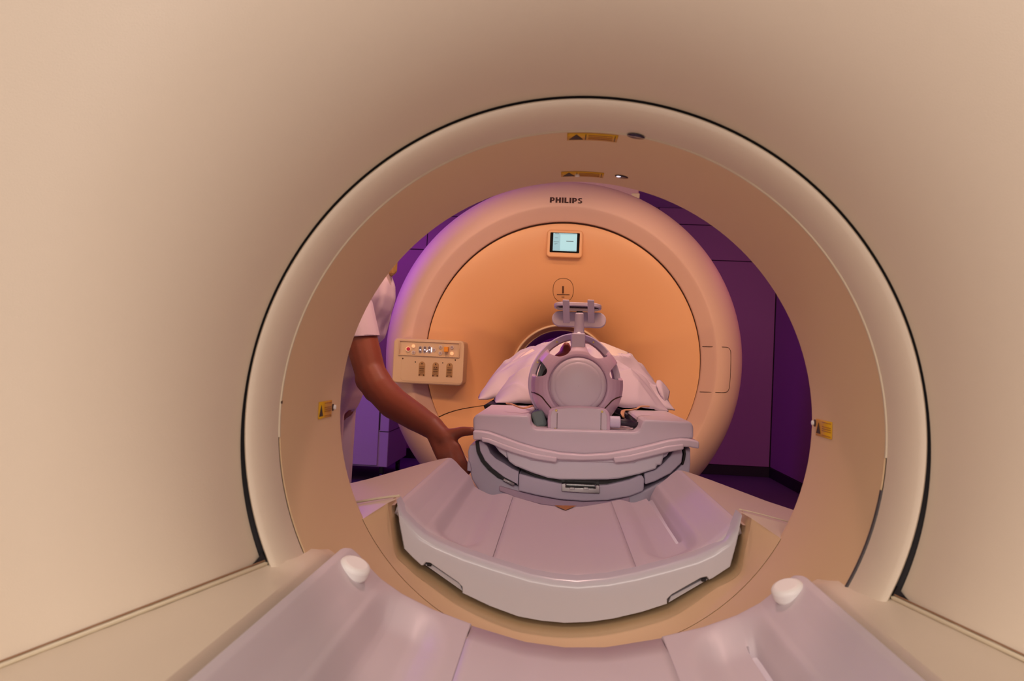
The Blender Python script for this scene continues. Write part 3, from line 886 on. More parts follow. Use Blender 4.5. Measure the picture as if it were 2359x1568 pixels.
# status display
sc = (face_pt(1301, 559)); sy = sc.y - 0.016
disp = plate('status_display', U(1301, 561, sy - 0.012), (1, 0, 0), (0, 0, 1), rrect(0.190, 0.146, 0.02), -0.05, 'mr_face', mr, bevel=0.006, bseg=3)
zz = U(1301, 559, sy - 0.012)
yb_ = zz.y - 0.0015
plate('bezel', Vector((zz.x, yb_ , zz.z)), (1, 0, 0), (0, 0, 1), rrect(0.156, 0.106, 0.004, 2), -0.004, 'screen_bezel', disp)
plate('screen', Vector((zz.x + 0.001, yb_ - 0.001, zz.z + 0.003)), (1, 0, 0), (0, 0, 1), rrect(0.126, 0.094, 0.001, 1), -0.001, 'screen', disp, smooth=False)
plate('screen_sidebar', Vector((zz.x - 0.043, yb_ - 0.0015, zz.z + 0.003)), (1, 0, 0), (0, 0, 1), rrect(0.038, 0.094, 0.001, 1), -0.001, 'screen_side', disp, smooth=False)
plate('screen_header', Vector((zz.x + 0.001, yb_ - 0.0018, zz.z + 0.0465)), (1, 0, 0), (0, 0, 1), rrect(0.126, 0.006, 0.0005, 1), -0.001, 'screen_side', disp, smooth=False)
plate('screen_footer', Vector((zz.x + 0.02, yb_ - 0.0018, zz.z - 0.0405)), (1, 0, 0), (0, 0, 1), rrect(0.086, 0.004, 0.0005, 1), -0.001, 'screen_side', disp, smooth=False)
for dx, dz, w, h in ((-0.042, 0.046, 0.022, 0.003), (0.027, 0.008, 0.038, 0.004), (-0.044, 0.024, 0.016, 0.0015), (-0.044, 0.003, 0.03, 0.002), (-0.046, -0.006, 0.016, 0.0015), (-0.05, -0.012, 0.008, 0.0015)):
    plate('screen_text_line', Vector((zz.x + dx, yb_ - 0.0028, zz.z + dz)), (1, 0, 0), (0, 0, 1), rrect(w, h, 0.0004, 1), -0.0006, 'screen_ink', disp, smooth=False)
# rounded mark below the display: an upright bar over a fine scale line
ring_pts = []
for i in range(48):
    t = 2 * PI * i / 48
    cx_, cy_ = 1297.5, 668
    ex = 23.5 * math.copysign(abs(math.cos(t)) ** 0.85, math.cos(t)); ey = 27 * math.copysign(abs(math.sin(t)) ** 0.85, math.sin(t))
    ring_pts.append(face_pt(cx_ + ex, cy_ + ey, 0.0004))
mark = tube('isocentre_mark', ring_pts, 0.0012, 'line_dark', mr, seg=6, sm=1, closed=True)
def face_bar(name, a, b, w, parent):
    p, q = face_pt(*a, 0.0012), face_pt(*b, 0.0012)
    return tube(name, [p, q], w, 'letter', parent, seg=6, sm=1)
face_bar('upright_bar', (1297, 659), (1297, 675), 0.0042, mark)
face_bar('scale_line', (1283, 678), (1312, 678.5), 0.0018, mark)
face_bar('scale_figure', (1293.5, 684), (1300, 684), 0.0018, mark)

# --- control panel on the left
CY = 3.985
def cp_pt(px, py, dy=0.0): return U(px, py, CY - dy)
XA = (1, 0, 0); ZA = (0, 0, 1)
pc = (cp_pt(986, 833))
cpan = plate('control_panel', pc, XA, ZA, rrect(0.368, 0.232, 0.022), -0.17, 'mr_panel', mr, bevel=0.008, bseg=3)
inset = plate('panel_inset', U(996, 834, CY - 0.0), XA, ZA, rrect(0.322, 0.205, 0.016), 0.0016, 'mr_panel', cpan, bevel=0.001)
strip = plate('button_strip', U(988.5, 803.5, CY - 0.0015), XA, ZA, rrect(0.318, 0.078, 0.010), -0.0045, 'mr_panel', cpan, bevel=0.002)
for k_, (cx_, cz_, w, h) in enumerate(((0, 0.0365, 0.318, 0.006), (0, -0.0365, 0.318, 0.006), (-0.156, 0, 0.006, 0.07), (0.156, 0, 0.006, 0.07))):
    q = U(988.5, 803.5, CY - 0.0065)
    box('strip_rim', q + Vector((cx_, 0, cz_)), (w, 0.008, h), 'mr_panel', cpan, bevel=0.0025)
def cyl(name, px, py, r, h, m, d0=0.0058, bevel=0.0):
    return disc(name, U(px, py, CY - d0), (0, -1, 0), r, h, m, cpan, 24, bevel=bevel)
cyl('red_stop_base', 941, 804, 0.0125, 0.012, 'button_lit', bevel=0.002)
cyl('red_stop_button', 941, 803.5, 0.0095, 0.008, 'red', 0.017, bevel=0.002)
for px, py, lit in ((952.5, 797, 1), (952.5, 811.5, 0), (999.5, 805.5, 0), (1015, 799, 0), (1014.5, 813, 0), (1041, 799.5, 0), (1041, 814, 1)):
    cyl('button_collar', px, py, 0.0092, 0.002, 'button_lit' if lit else 'button_ring')
    cyl('button', px, py, 0.0062, 0.0032, 'button_lit' if lit else 'button_face', bevel=0.001)
for px in (968, 978.5, 989):
    q = U(px, 805, CY - 0.0058)
    plate('rocker_frame', q, XA, ZA, rrect(0.0165, 0.037, 0.008), -0.001, 'button_ring', cpan)
    plate('rocker_switch', q + Vector((0, -0.001, 0)), XA, ZA, rrect(0.0125, 0.033, 0.006), -0.002, 'key_grey', cpan, bevel=0.0008)
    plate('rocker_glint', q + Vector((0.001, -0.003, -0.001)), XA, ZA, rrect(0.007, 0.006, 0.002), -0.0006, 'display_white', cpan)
q = U(994, 805.5, CY - 0.0085)
plate('light_bar', q, XA, ZA, rrect(0.0045, 0.026, 0.002), -0.0012, 'display_white', cpan)
plate('light_bar', U(983.5, 808.5, CY - 0.0085), Vector((0.9, 0, -0.45)), Vector((0.45, 0, 0.9)), rrect(0.004, 0.012, 0.0018), -0.0012, 'display_white', cpan)
box('amber_knob', U(1028.3, 804.5, CY - 0.022), (0.021, 0.034, 0.026), 'amber', cpan, bevel=0.002)
for px, py in ((928, 825.5), (1049, 829)):
    cyl('panel_screw', px, py, 0.0038, 0.002, 'gap_brown', 0.0005)
for px, py in ((957, 833.5), (1020, 835.5)):
    cyl('indicator_hole', px, py, 0.0032, 0.0012, 'gasket', 0.0005)
    for dx in (-0.006, 0.0, 0.0055):
        box('print_mark', U(px, py + 7.5, CY - 0.0008) + Vector((dx, 0, 0.0)), (0.0035, 0.0008, 0.0028), 'gap_brown', cpan)
for k_, (px, py) in enumerate(((972, 848), (1003.5, 849.5), (1035.5, 851))):
    q = U(px, py, CY - 0.0005)
    arch = [(-0.0205, -0.041), (0.0205, -0.041)] + [(0.0205 * math.cos(math.radians(a)), 0.020 + 0.0205 * math.sin(math.radians(a))) for a in range(0, 181, 15)]
    plate('coil_socket', q, XA, ZA, [(p_[0], p_[1]) for p_ in arch], -0.0022, 'gap_brown', cpan)
    arch2 = [(-0.0170, -0.040), (0.0170, -0.040)] + [(0.0170 * math.cos(math.radians(a)), 0.018 + 0.0170 * math.sin(math.radians(a))) for a in range(0, 181, 15)]
    plate('socket_flap', q + Vector((0, -0.0015, 0)), XA, ZA, arch2, -0.0045, 'socket', cpan, bevel=0.001)
    for dz in (0.012, 0.005, -0.002, -0.012, -0.018, -0.026):
        box('flap_rib', q + Vector((0, -0.0066, dz)), (0.024, 0.0016, 0.0022), 'gap_brown' if dz in (-0.002, -0.012) else 'socket', cpan)
    disc('flap_pin', q + Vector((0, -0.006, 0.025)), (0, -1, 0), 0.0032, 0.0015, 'gap_brown', cpan, 12)
    for dx in (-0.011, 0.011):
        disc('flap_pin', q + Vector((dx, -0.006, -0.034)), (0, -1, 0), 0.0032, 0.0015, 'gap_brown', cpan, 12)
    if k_ == 1:
        for dx in (-0.006, 0.006):
            disc('flap_pin', q + Vector((dx, -0.0068, 0.008)), (0, -1, 0), 0.0026, 0.0015, 'gap_brown', cpan, 12)

# ------------------------------------------------------------------ cabinet in the left rear corner
cab = empty('storage_cabinet', (-1.8, 6.9, 0), 'tall violet-lit cabinet on castors in the far left corner', 'cabinet')
cr = U(876, 1076, 6.45)          # lower right front corner
cx1 = cr.x + 0.055; zb = cr.z; zt = U(876, 886, 6.45).z
cx0 = cx1 - 0.95
box('body', ((cx0 + cx1) / 2, 6.45 + 0.42, (zb + zt) / 2), (cx1 - cx0, 0.82, zt - zb), 'cabinet', cab, bevel=0.006)
xs_ = U(873, 1000, 6.45).x
for a, b in ((cx0 + 0.012, (cx0 + xs_) / 2 - 0.004), ((cx0 + xs_) / 2 + 0.004, xs_ - 0.004)):
    d_ = box('door', ((a + b) / 2, 6.447, (zb + zt) / 2), (b - a, 0.018, zt - zb - 0.03), 'cabinet', cab, bevel=0.003)
zm = U(880, 994, 6.45).z
box('side_joint', ((xs_ + cx1) / 2 , 6.459, zm), (cx1 - xs_, 0.002, 0.006), 'gasket', cab)
box('side_joint', (cx1 + 0.0005, 6.87, zm), (0.002, 0.78, 0.006), 'gasket', cab)
box('door_joint', (xs_, 6.4585, zm + 0.18), (0.008, 0.004, 0.34), 'gasket', cab)
box('top_board', ((cx0 + cx1) / 2, 6.86, zt + 0.012), (cx1 - cx0 + 0.02, 0.86, 0.024), 'cabinet', cab, bevel=0.004)
for x in (cx0 + 0.08, cx1 - 0.06):
    for y in (6.53, 7.2):
        disc('castor', (x - 0.014, y, 0.04), (1, 0, 0), 0.04, 0.028, 'rubber', cab, 18, bevel=0.004)
        box('castor_fork', (x, y, zb - 0.035), (0.035, 0.05, 0.075), 'rubber', cab, bevel=0.004)
# ventilation grille high on the back wall
vp = U(1490, 460, YF - 0.02)
vent = empty('air_vent', (vp.x, YF - 0.02, vp.z - 0.05), 'small dark slotted air vent high on the violet back wall', 'vent')
box('frame', (vp.x + 0.02, YF - 0.022, vp.z), (0.24, 0.012, 0.13), 'wall', vent, bevel=0.003)
for i in range(4):
    box('slat', (vp.x - 0.055 + 0.055 * i, YF - 0.032, vp.z), (0.026, 0.012, 0.10), 'base_dark', vent, bevel=0.003)
# ------------------------------------------------------------------ patient table between the scanners
TX = 0.045
tb = empty('patient_table', (TX, 2.9, 0), 'white and lilac wheeled patient table between the two scanners', 'table')
def up_low(upper, lower, y): return pxpoly(upper + list(reversed(lower)), y)
TY = 1.965
plate_up = [(1089, 992), (1108, 993), (1126, 996), (1160, 1008), (1195, 1021), (1235, 1033), (1290, 1044), (1345, 1048), (1400, 1045), (1450, 1037), (1500, 1025), (1540, 1015), (1570, 1011), (1590, 1012), (1611, 1017)]
plate_lo = [(1090, 1013), (1108, 1013), (1124, 1016), (1160, 1029), (1195, 1041), (1235, 1051), (1290, 1059), (1345, 1061), (1400, 1059), (1450, 1052), (1500, 1041), (1540, 1032), (1570, 1029), (1590, 1030), (1611, 1034)]
prism('table_top', up_low(plate_up, plate_lo, TY), TY, 4.15, 'table_pink', tb, bevel=0.004, bseg=3)
# thicker grips under the plate, left and right, with a plain middle piece
prism('grip_moulding', up_low([(1108, 1006), (1126, 1009), (1160, 1022), (1195, 1034), (1235, 1045), (1284, 1053)], [(1110, 1017), (1126, 1020), (1160, 1035), (1195, 1047), (1235, 1058), (1282, 1065)], TY), TY - 0.004, TY + 0.05, 'table_pink', tb, bevel=0.004, bseg=3)
prism('grip_moulding', up_low([(1412, 1053), (1450, 1048), (1500, 1036), (1540, 1026), (1575, 1022)], [(1416, 1066), (1450, 1063), (1500, 1051), (1540, 1041), (1575, 1035)], TY), TY - 0.004, TY + 0.05, 'table_pink', tb, bevel=0.004, bseg=3)
# white hull under the plate
hull = [(1164, 1026), (1168, 1050), (1172, 1062), (1186, 1072), (1225, 1088), (1262, 1100), (1290, 1104), (1345, 1104.5), (1400, 1104), (1425, 1102), (1470, 1092), (1512, 1079), (1513, 1070), (1523, 1071), (1530, 1046), (1530, 1032), (1450, 1050), (1345, 1058), (1235, 1050)]
prism('hull', pxpoly(hull, 2.0), 1.995, 3.9, 'table_white', tb, bevel=0.005, bseg=3)
prism('hull_lip', pxpoly([(1166, 1038), (1200, 1046), (1222, 1060), (1300, 1063), (1395, 1064), (1462, 1066), (1480, 1052), (1526, 1044), (1520, 1036), (1345, 1056), (1235, 1048)], 1.99), 1.988, 2.02, 'table_white', tb, bevel=0.002)
prism('hull_bracket', pxpoly([(1135, 1020), (1150, 1040), (1162, 1050), (1168, 1056), (1166, 1034), (1150, 1024)], 2.0), 2.0, 2.06, 'table_white', tb, bevel=0.003)
prism('hull_bracket', pxpoly([(1528, 1042), (1526, 1056), (1536, 1050), (1542, 1040)], 2.0), 2.0, 2.06, 'table_lav', tb, bevel=0.003)
# carrier trough
outer = [(1083, 1024), (1078, 1040), (1080, 1068), (1088, 1104), (1112, 1142), (1190, 1180), (1260, 1192), (1330, 1196), (1400, 1192), (1480, 1180), (1556, 1142), (1586, 1104), (1590, 1068), (1590, 1030)]
inner = [(1098, 1024), (1102, 1045), (1112, 1066), (1128, 1084), (1150, 1101), (1192, 1119), (1260, 1146), (1330, 1152), (1400, 1149), (1480, 1130), (1540, 1100), (1568, 1072), (1575, 1050), (1575, 1034)]
prism('carrier_shell', up_low(outer, inner, 2.04), 2.035, 3.6, 'table_lav', tb, bevel=0.004, bseg=3)
prism('carrier_gasket', up_low([(1095, 1016), (1098, 1040), (1108, 1062), (1124, 1081), (1146, 1099), (1176, 1111)], [(1102, 1014), (1107, 1040), (1118, 1059), (1134, 1077), (1158, 1096), (1188, 1112)], 2.028), 2.026, 2.6, 'rubber', tb)
prism('carrier_gasket', up_low([(1573, 1030), (1575, 1045), (1573, 1058), (1570, 1070)], [(1578, 1030), (1580, 1045), (1578, 1058), (1574, 1070)], 2.028), 2.026, 2.6, 'rubber', tb)
prism('side_panel', pxpoly([(1103, 1016), (1106, 1038), (1117, 1060), (1134, 1078), (1160, 1098), (1190, 1114), (1193, 1118), (1195, 1086), (1178, 1078), (1160, 1066), (1142, 1056), (1130, 1044), (1122, 1026), (1110, 1016)], 2.02), 2.02, 2.5, 'table_lav', tb, bevel=0.003)
prism('side_panel', pxpoly([(1570, 1030), (1573, 1046), (1570, 1066), (1545, 1090), (1510, 1108), (1486, 1116), (1484, 1090), (1510, 1082), (1530, 1066), (1545, 1050), (1552, 1036)], 2.02), 2.02, 2.5, 'table_lav', tb, bevel=0.003)
prism('front_panel', up_low([(1196, 1090), (1235, 1101), (1290, 1113), (1345, 1118), (1400, 1116), (1450, 1104), (1474, 1094), (1481, 1096), (1484, 1104)], [(1194, 1130), (1235, 1140), (1290, 1150), (1345, 1154), (1400, 1152), (1450, 1143), (1474, 1134), (1480, 1131), (1483, 1128)], 2.015), 2.012, 2.4, 'table_lav', tb, bevel=0.004, bseg=3)
prism('dark_gap', pxpoly([(1190, 1074), (1235, 1098), (1290, 1112), (1345, 1117), (1400, 1115), (1450, 1103), (1482, 1092), (1483, 1084), (1430, 1098), (1345, 1100), (1262, 1096)], 2.03), 2.03, 2.4, 'rubber', tb)
prism('lower_strip', up_low([(1150, 1118), (1194, 1131), (1240, 1142), (1290, 1151), (1345, 1155), (1400, 1153), (1450, 1144)], [(1150, 1130), (1194, 1148), (1240, 1160), (1290, 1168), (1345, 1171), (1400, 1168), (1450, 1158)], 2.03), 2.025, 2.3, 'coil', tb, bevel=0.003)
# docking latch
L0 = pxpoly([(1294, 1113), (1303, 1112), (1303, 1121), (1372, 1124), (1373, 1116), (1381, 1117), (1381, 1136), (1340, 1134), (1294, 1131)], 2.006)
latch = prism('docking_latch', L0, 2.0, 2.03, 'metal', tb, bevel=0.0012)
prism('latch_bar', pxpoly([(1304, 1113), (1371, 1116), (1371, 1121), (1304, 1118)], 2.012), 2.008, 2.02, 'metal', latch, bevel=0.001)
prism('latch_recess', pxpoly([(1304, 1117), (1371, 1120), (1371, 1125), (1304, 1122)], 2.003), 1.999, 2.01, 'rubber', latch)
for px in (1318, 1350):
    box('latch_tooth', U(px, 1124.5, 1.998), (0.012, 0.006, 0.006), 'metal', latch, bevel=0.001)
box('side_bracket', U(1172, 1110, 2.02), (0.032, 0.01, 0.008), 'metal', tb, bevel=0.002, rot=Matrix.Rotation(math.radians(24), 4, 'Y').to_euler())
prism('side_handle', pxpoly([(1077, 1062), (1081, 1062), (1086, 1082), (1084, 1086), (1076, 1084)], 2.02), 2.02, 2.10, 'table_lav', tb, bevel=0.002)
# pedestal
box('pedestal', (TX, 2.75, 0.38), (0.36, 0.9, 0.56), 'table_lav', tb, bevel=0.03)
box('foot_plate', (TX, 2.75, 0.09), (0.56, 1.5, 0.07), 'table_white', tb, bevel=0.02)
for sx in (-0.22, 0.22):
    for sy in (-0.65, 0.65):
        disc('wheel', (TX + sx - 0.012, 2.75 + sy, 0.045), (1, 0, 0), 0.045, 0.024, 'rubber', tb, 18, bevel=0.005)

# pad the patient lies on
pz = AZ - 0.082
pad = tag(prism('table_pad', [(-0.245, pz - 0.006), (0.335, pz - 0.006), (0.345, pz + 0.012), (0.33, pz + 0.018), (-0.24, pz + 0.018), (-0.255, pz + 0.012)], 2.46, 4.1, 'pad_black', None, bevel=0.005),
          'thin black foam pad under the draped patient', 'pad')

# ------------------------------------------------------------------ head coil
HX, HZ = 0.031, AZ + 0.018
hc = empty('head_coil', (HX, 2.2, AZ - 0.1), 'mauve cage-shaped head coil with domed cap on a broad base', 'head coil')
base = [(1091, 993), (1090, 966), (1094, 957), (1101, 953), (1216, 957), (1220, 962), (1222, 976), (1227, 985), (1236, 988.5), (1460, 995), (1470, 992), (1476, 984), (1481, 970), (1486, 966), (1588, 971), (1595, 976), (1597, 985), (1597, 1010), (1570, 1010), (1540, 1014), (1500, 1024), (1450, 1036), (1400, 1044), (1345, 1047), (1290, 1043), (1235, 1032), (1195, 1020), (1160, 1007), (1126, 995)]
prism('coil_base', pxpoly(base, 2.0), 1.995, 2.43, 'coil_cap', hc, bevel=0.006, bseg=4)
# cage shell with windows
SH = [(0.0765, 2.076), (0.079, 2.0715), (0.083, 2.0705), (0.092, 2.0745), (0.103, 2.084), (0.114, 2.099), (0.1215, 2.119), (0.1255, 2.143), (0.127, 2.17), (0.1275, 2.19), (0.128, 2.208)]
def resample(pr, n):
    L = [0]
    for a, b in zip(pr, pr[1:]): L.append(L[-1] + math.hypot(b[0] - a[0], b[1] - a[1]))
    out = []
    for i in range(n + 1):
        u = L[-1] * i / n
        for k in range(len(L) - 1):
            if u <= L[k + 1] + 1e-12:
                t = (u - L[k]) / (L[k + 1] - L[k]); a, b = pr[k], pr[k + 1]
                out.append((a[0] + (b[0] - a[0]) * t, a[1] + (b[1] - a[1]) * t, u)); break
    return out, L[-1]
NU, NT = 70, 240
shp, ULEN = resample(SH, NU)
def sh_pt(th, u):
    f = u / ULEN * NU; k = max(0, min(int(f), NU - 1)); t = f - k
    R = shp[k][0] * (1 - t) + shp[k + 1][0] * t; y = shp[k][1] * (1 - t) + shp[k + 1][1] * t
    return Vector((HX + R * math.cos(th), y, HZ + R * math.sin(th)))
# (centre angle, half angle, centre u, half u)
WIN = [(116, 19, 0.100, 0.086), (64, 19, 0.100, 0.086), (160, 11.5, 0.100, 0.084), (20, 11.5, 0.100, 0.084)]
def win_f(th, u):
    best = 9; wb_ = None
    for wd_ in WIN:
        dth = (math.degrees(th) - wd_[0] + 180) % 360 - 180
        a = abs(dth / wd_[1]) ** 2.7 + abs((u - wd_[2]) / wd_[3]) ** 2.7
        if a < best: best = a; wb_ = (wd_, dth)
    return best, wb_
bm = bmesh.new()
vg = [[bm.verts.new(sh_pt(2 * PI * i / NT, ULEN * j / NU)) for j in range(NU + 1)] for i in range(NT)]
key = {}
for i in range(NT):
    for j in range(NU + 1): key[vg[i][j]] = (2 * PI * i / NT, ULEN * j / NU)
for i in range(NT):
    for j in range(NU):
        thc = 2 * PI * (i + 0.5) / NT; uc = ULEN * (j + 0.5) / NU
        if win_f(thc, uc)[0] < 1: continue
        bm.faces.new((vg[i][j], vg[i][j + 1], vg[(i + 1) % NT][j + 1], vg[(i + 1) % NT][j]))
for v in list(bm.verts):
    if not v.link_faces: bm.verts.remove(v)
for v in bm.verts:
    th, u = key[v]
    f, wbest = win_f(th, u)
    if v.is_boundary and f < 2.2 and 0.004 < u < ULEN - 0.001:
        s_ = f ** (-1 / 2.7); wd_, dth = wbest
        th2 = math.radians(wd_[0] + dth * s_); u2 = min(wd_[2] + (u - wd_[2]) * s_, ULEN)
        v.co = sh_pt(th2, u2)
bmesh.ops.recalc_face_normals(bm, faces=bm.faces)
me = bpy.data.meshes.new('cage'); bm.to_mesh(me); bm.free()
cage = link('cage', me, 'coil', hc)
md = cage.modifiers.new('solid', 'SOLIDIFY'); md.thickness = 0.011; md.offset = -1
md = cage.modifiers.new('bevel', 'BEVEL'); md.width = 0.0022; md.segments = 2; md.limit_method = 'ANGLE'; md.angle_limit = math.radians(40)
# inner pale hoop carrying screws, seen through the windows
def hoop_R(a): return 0.131 * (1 + 0.10 * max(0.0, math.sin(a)) ** 4)
HX2 = HX - 0.006
rows = []
for i in range(101):
    a = math.radians(-40 + 260 * i / 100); Ro = hoop_R(a)
    rows.append([Vector((HX2 + r_ * math.cos(a), y_, HZ + r_ * math.sin(a))) for r_, y_ in ((Ro - 0.020, 2.265), (Ro - 0.020, 2.210), (Ro - 0.017, 2.206), (Ro - 0.003, 2.206), (Ro, 2.210), (Ro, 2.265))])
surf('rear_hoop', rows, 'coil_pale', hc, closed_v=True)
for a in (115, 68, 152, 27):
    t = math.radians(a); r_ = hoop_R(t) - 0.011
    disc('screw', Vector((HX2 + r_ * math.cos(t), 2.2065, HZ + r_ * math.sin(t))), (0, -1, 0), 0.0028, 0.0015, 'brass', hc, 12)
# domed cap
lathe('domed_cap', [(0.0005, 2.0435), (0.02, 2.0443), (0.04, 2.0468), (0.055, 2.0505), (0.0605, 2.0525), (0.062, 2.0545), (0.066, 2.0555), (0.0705, 2.0585), (0.0735, 2.064), (0.0745, 2.074)], HX + 0.001, HZ, 'coil_cap', hc, 0, 360, 96)
lathe('cap_groove', [(0.073, 2.078), (0.079, 2.078)], HX, HZ, 'coil', hc, 0, 360, 64)
# recessed panels low on both sides
for a0, a1 in ((192, 226), (314, 348)):
    pts = [sh_pt(math.radians(a0), 0.115), sh_pt(math.radians(a0 + 1), 0.06), sh_pt(math.radians(a0 + 7), 0.032), sh_pt(math.radians(a0 + 20), 0.022), sh_pt(math.radians(a1), 0.02)] if a0 < 270 else \
          [sh_pt(math.radians(a1), 0.115), sh_pt(math.radians(a1 - 1), 0.06), sh_pt(math.radians(a1 - 7), 0.032), sh_pt(math.radians(a1 - 20), 0.022), sh_pt(math.radians(a0), 0.02)]
    tube('recess_edge', pts, 0.002, 'gap_brown', hc, seg=6, sm=6)
# service plate with four screws
by = 2.045
bp = pxpoly([(1262, 993), (1262, 960), (1264, 947), (1271, 940), (1285, 936.5), (1310, 934.5), (1335, 934), (1362, 936), (1385, 938.5), (1398, 943), (1404, 952), (1406, 965), (1406, 996)], by)
bracket = prism('service_plate', bp, by, by + 0.10, 'coil', hc, bevel=0.004, bseg=3)
prism('plate_cover', pxpoly([(1268, 993), (1268, 958), (1271, 948), (1278, 943), (1310, 939), (1335, 938.5), (1362, 940), (1388, 943.5), (1394, 948), (1398, 958), (1398, 996)], by), by - 0.004, by + 0.01, 'coil_cap', bracket, bevel=0.0015)
for px, py in ((1281.5, 945), (1387, 948), (1279, 988), (1386.5, 992)):
    disc('screw', U(px, py, by - 0.004), (0, -1, 0), 0.0032, 0.002, 'brass', bracket, 14, bevel=0.0006)
for px in (1283.5, 1384.5):
    a, b = U(px, 951, by - 0.0042), U(px - 0.5, 990, by - 0.0042)
    tube('cover_joint', [a, b], 0.0007, 'gap_brown', bracket, seg=6, sm=1)
# cable plug at the right
pl0 = U(1404, 971, 2.06); pl1 = U(1429, 972, 2.06)
disc('cable_plug', pl0, pl1 - pl0, 0.0155, (pl1 - pl0).length, 'coil_pale', hc, 24, bevel=0.003)
cb0 = pl1
tube('cable', [cb0, cb0 + Vector((0.02, 0.0, -0.001)), U(1462, 978, 2.08), U(1475, 982, 2.10), U(1482, 985, 2.2)], 0.0095, 'cable', hc, seg=12, sm=6)
tube('cable', [U(1420, 945, 2.16), U(1440, 955, 2.13), U(1462, 972, 2.12), U(1476, 985, 2.2)], 0.008, 'cable', hc, seg=12, sm=6)
# post and mirror on top
def bx_px(name, x0, y0, x1, y1, d, depth, m, parent, bevel):
    a, b = U(x0, y0, d), U(x1, y1, d)
    c = (a + b) / 2
    return box(name, c + Vector((0, depth / 2, 0)), (abs(b.x - a.x), depth, abs(a.z - b.z)), m, parent, bevel=bevel, bseg=3)
bx_px('mirror_post', 1317, 766, 1347, 812, 2.085, 0.07, 'coil_pale', hc, 0.004)
pt0 = U(1334, 770, 2.115); pt1 = U(1335, 720, 2.115)
disc('post_tube', pt0, pt1 - pt0, 0.0145, (pt1 - pt0).length, 'coil_pale', hc, 28, bevel=0.004, r2=0.0112)
disc('post_cap', pt1 - Vector((0, 0, 0.001)), (0, 0, 1), 0.0085, 0.005, 'rubber', hc, 20)
disc('post_screw', U(1334, 768, 2.10), (0, -0.6, 0.8), 0.004, 0.003, 'metal', hc, 12)
my = 2.165
mc = U(1334, 735, my)
mirror = plate('mirror_holder', mc, (1, 0, 0), Vector((0, 0.25, 1)), rrect(0.150, 0.0445, 0.0215, 8), -0.008, 'coil_pale', hc, bevel=0.002)
uc = U(1331, 706, my) + Vector((0, 0, -0.0095))
plate('mirror_frame', uc + Vector((0, 0.0, 0.004)), (1, 0, 0), Vector((0, 1, -0.20)), rrect(0.131, 0.055, 0.027, 8), 0.011, 'coil_pale', mirror, bevel=0.002)
plate('mirror_glass', uc + Vector((0, 0.0, -0.0004 + 0.004)), (1, 0, 0), Vector((0, 1, -0.20)), rrect(0.118, 0.046, 0.022, 8), -0.001, 'mirror_glass', mirror)
for px in (1304.5, 1361.5):
    a = U(px - 0.5, 690, my - 0.038); b = U(px + 0.5, 743, my - 0.012)
    c = (a + b) / 2
    zdir = (a - b).normalized()
    plate('mirror_strap', c, (1, 0, 0), zdir, rrect(0.0185, (a - b).length, 0.002, 2), 0.004, 'coil_pale', mirror, bevel=0.001)

# ------------------------------------------------------------------ loose things at the head end
for pts, lab in (([(1168, 929, 2.12), (1180, 931, 2.10), (1192, 936, 2.09), (1205, 940, 2.08), (1214, 938, 2.10), (1226, 934, 2.14)], 'tan elastic strap lying on the base left of the head coil'),
                 ([(1436, 960, 2.06), (1434, 952, 2.07), (1437, 945, 2.10), (1452, 944, 2.12), (1466, 941, 2.13), (1476, 936, 2.14), (1494, 936, 2.16)], 'tan elastic strap lying on the base right of the head coil')):
    P = [U(a, b, d) for a, b, d in pts]
    tag(tube('elastic_strap', P, 0.0052, 'strap', None, seg=8, sm=6, flat=0.45), lab, 'strap', 'straps at the head coil')
p = U(1243, 962, 2.16)
tag(box('foam_wedge', p, (0.034, 0.12, 0.045), 'foam_teal', None, bevel=0.008, rot=Matrix.Rotation(math.radians(-18), 4, 'Y').to_euler()), 'teal foam wedge tucked left of the head coil', 'foam')

p = U(1252, 856, 2.24)
tag(box('foam_pad', p, (0.026, 0.07, 0.075), 'foam_teal', None, bevel=0.007, rot=Matrix.Rotation(math.radians(14), 4, 'Y').to_euler()), 'teal foam pad inside the coil against the left window', 'foam')
# ------------------------------------------------------------------ patient lying on the table, head towards the ring scanner
pa = empty('person', (0.02, 3.0, pz), 'patient lying on the back, head inside the coil, covered by sheets', 'person')
bm = bmesh.new()
hx, hy, hz = 0.004, 2.225, HZ + 0.006
ellipsoid(bm, (hx, hy, hz - 0.006), 0.074, 0.098, 0.082)
ellipsoid(bm, (hx, hy + 0.055, hz + 0.025), 0.058, 0.075, 0.066)
capsule(bm, (hx - 0.005, hy + 0.028, hz + 0.072), 0.013, (hx - 0.006, hy + 0.052, hz + 0.104), 0.0115)      # nose bridge to tip
for s in (-1, 1):
    capsule(bm, (hx - 0.005 + s * 0.010, hy + 0.056, hz + 0.092), 0.0095, (hx - 0.005 + s * 0.012, hy + 0.060, hz + 0.080), 0.0095)
    capsule(bm, (hx + s * 0.012, hy + 0.018, hz + 0.074), 0.010, (hx + s * 0.045, hy + 0.012, hz + 0.060), 0.009)     # brow
    capsule(bm, (hx + s * 0.076, hy + 0.01, hz - 0.02), 0.010, (hx + s * 0.078, hy + 0.045, hz - 0.012), 0.008)      # ear
    capsule(bm, (hx + s * 0.006, hy + 0.092, hz + 0.082), 0.008, (hx + s * 0.020, hy + 0.092, hz + 0.076), 0.006)     # lips
ellipsoid(bm, (hx, hy + 0.125, hz + 0.066), 0.022, 0.02, 0.02)                                  # chin
capsule(bm, (hx, hy + 0.10, hz - 0.02), 0.058, (hx + 0.005, 2.50, pz + 0.07), 0.042)           # neck
capsule(bm, (0.0, 2.60, pz + 0.07), 0.065, (0.04, 2.60, pz + 0.07), 0.065)
capsule(bm, (-0.09, 2.62, pz + 0.065), 0.045, (0.14, 2.62, pz + 0.065), 0.045)                   # shoulders
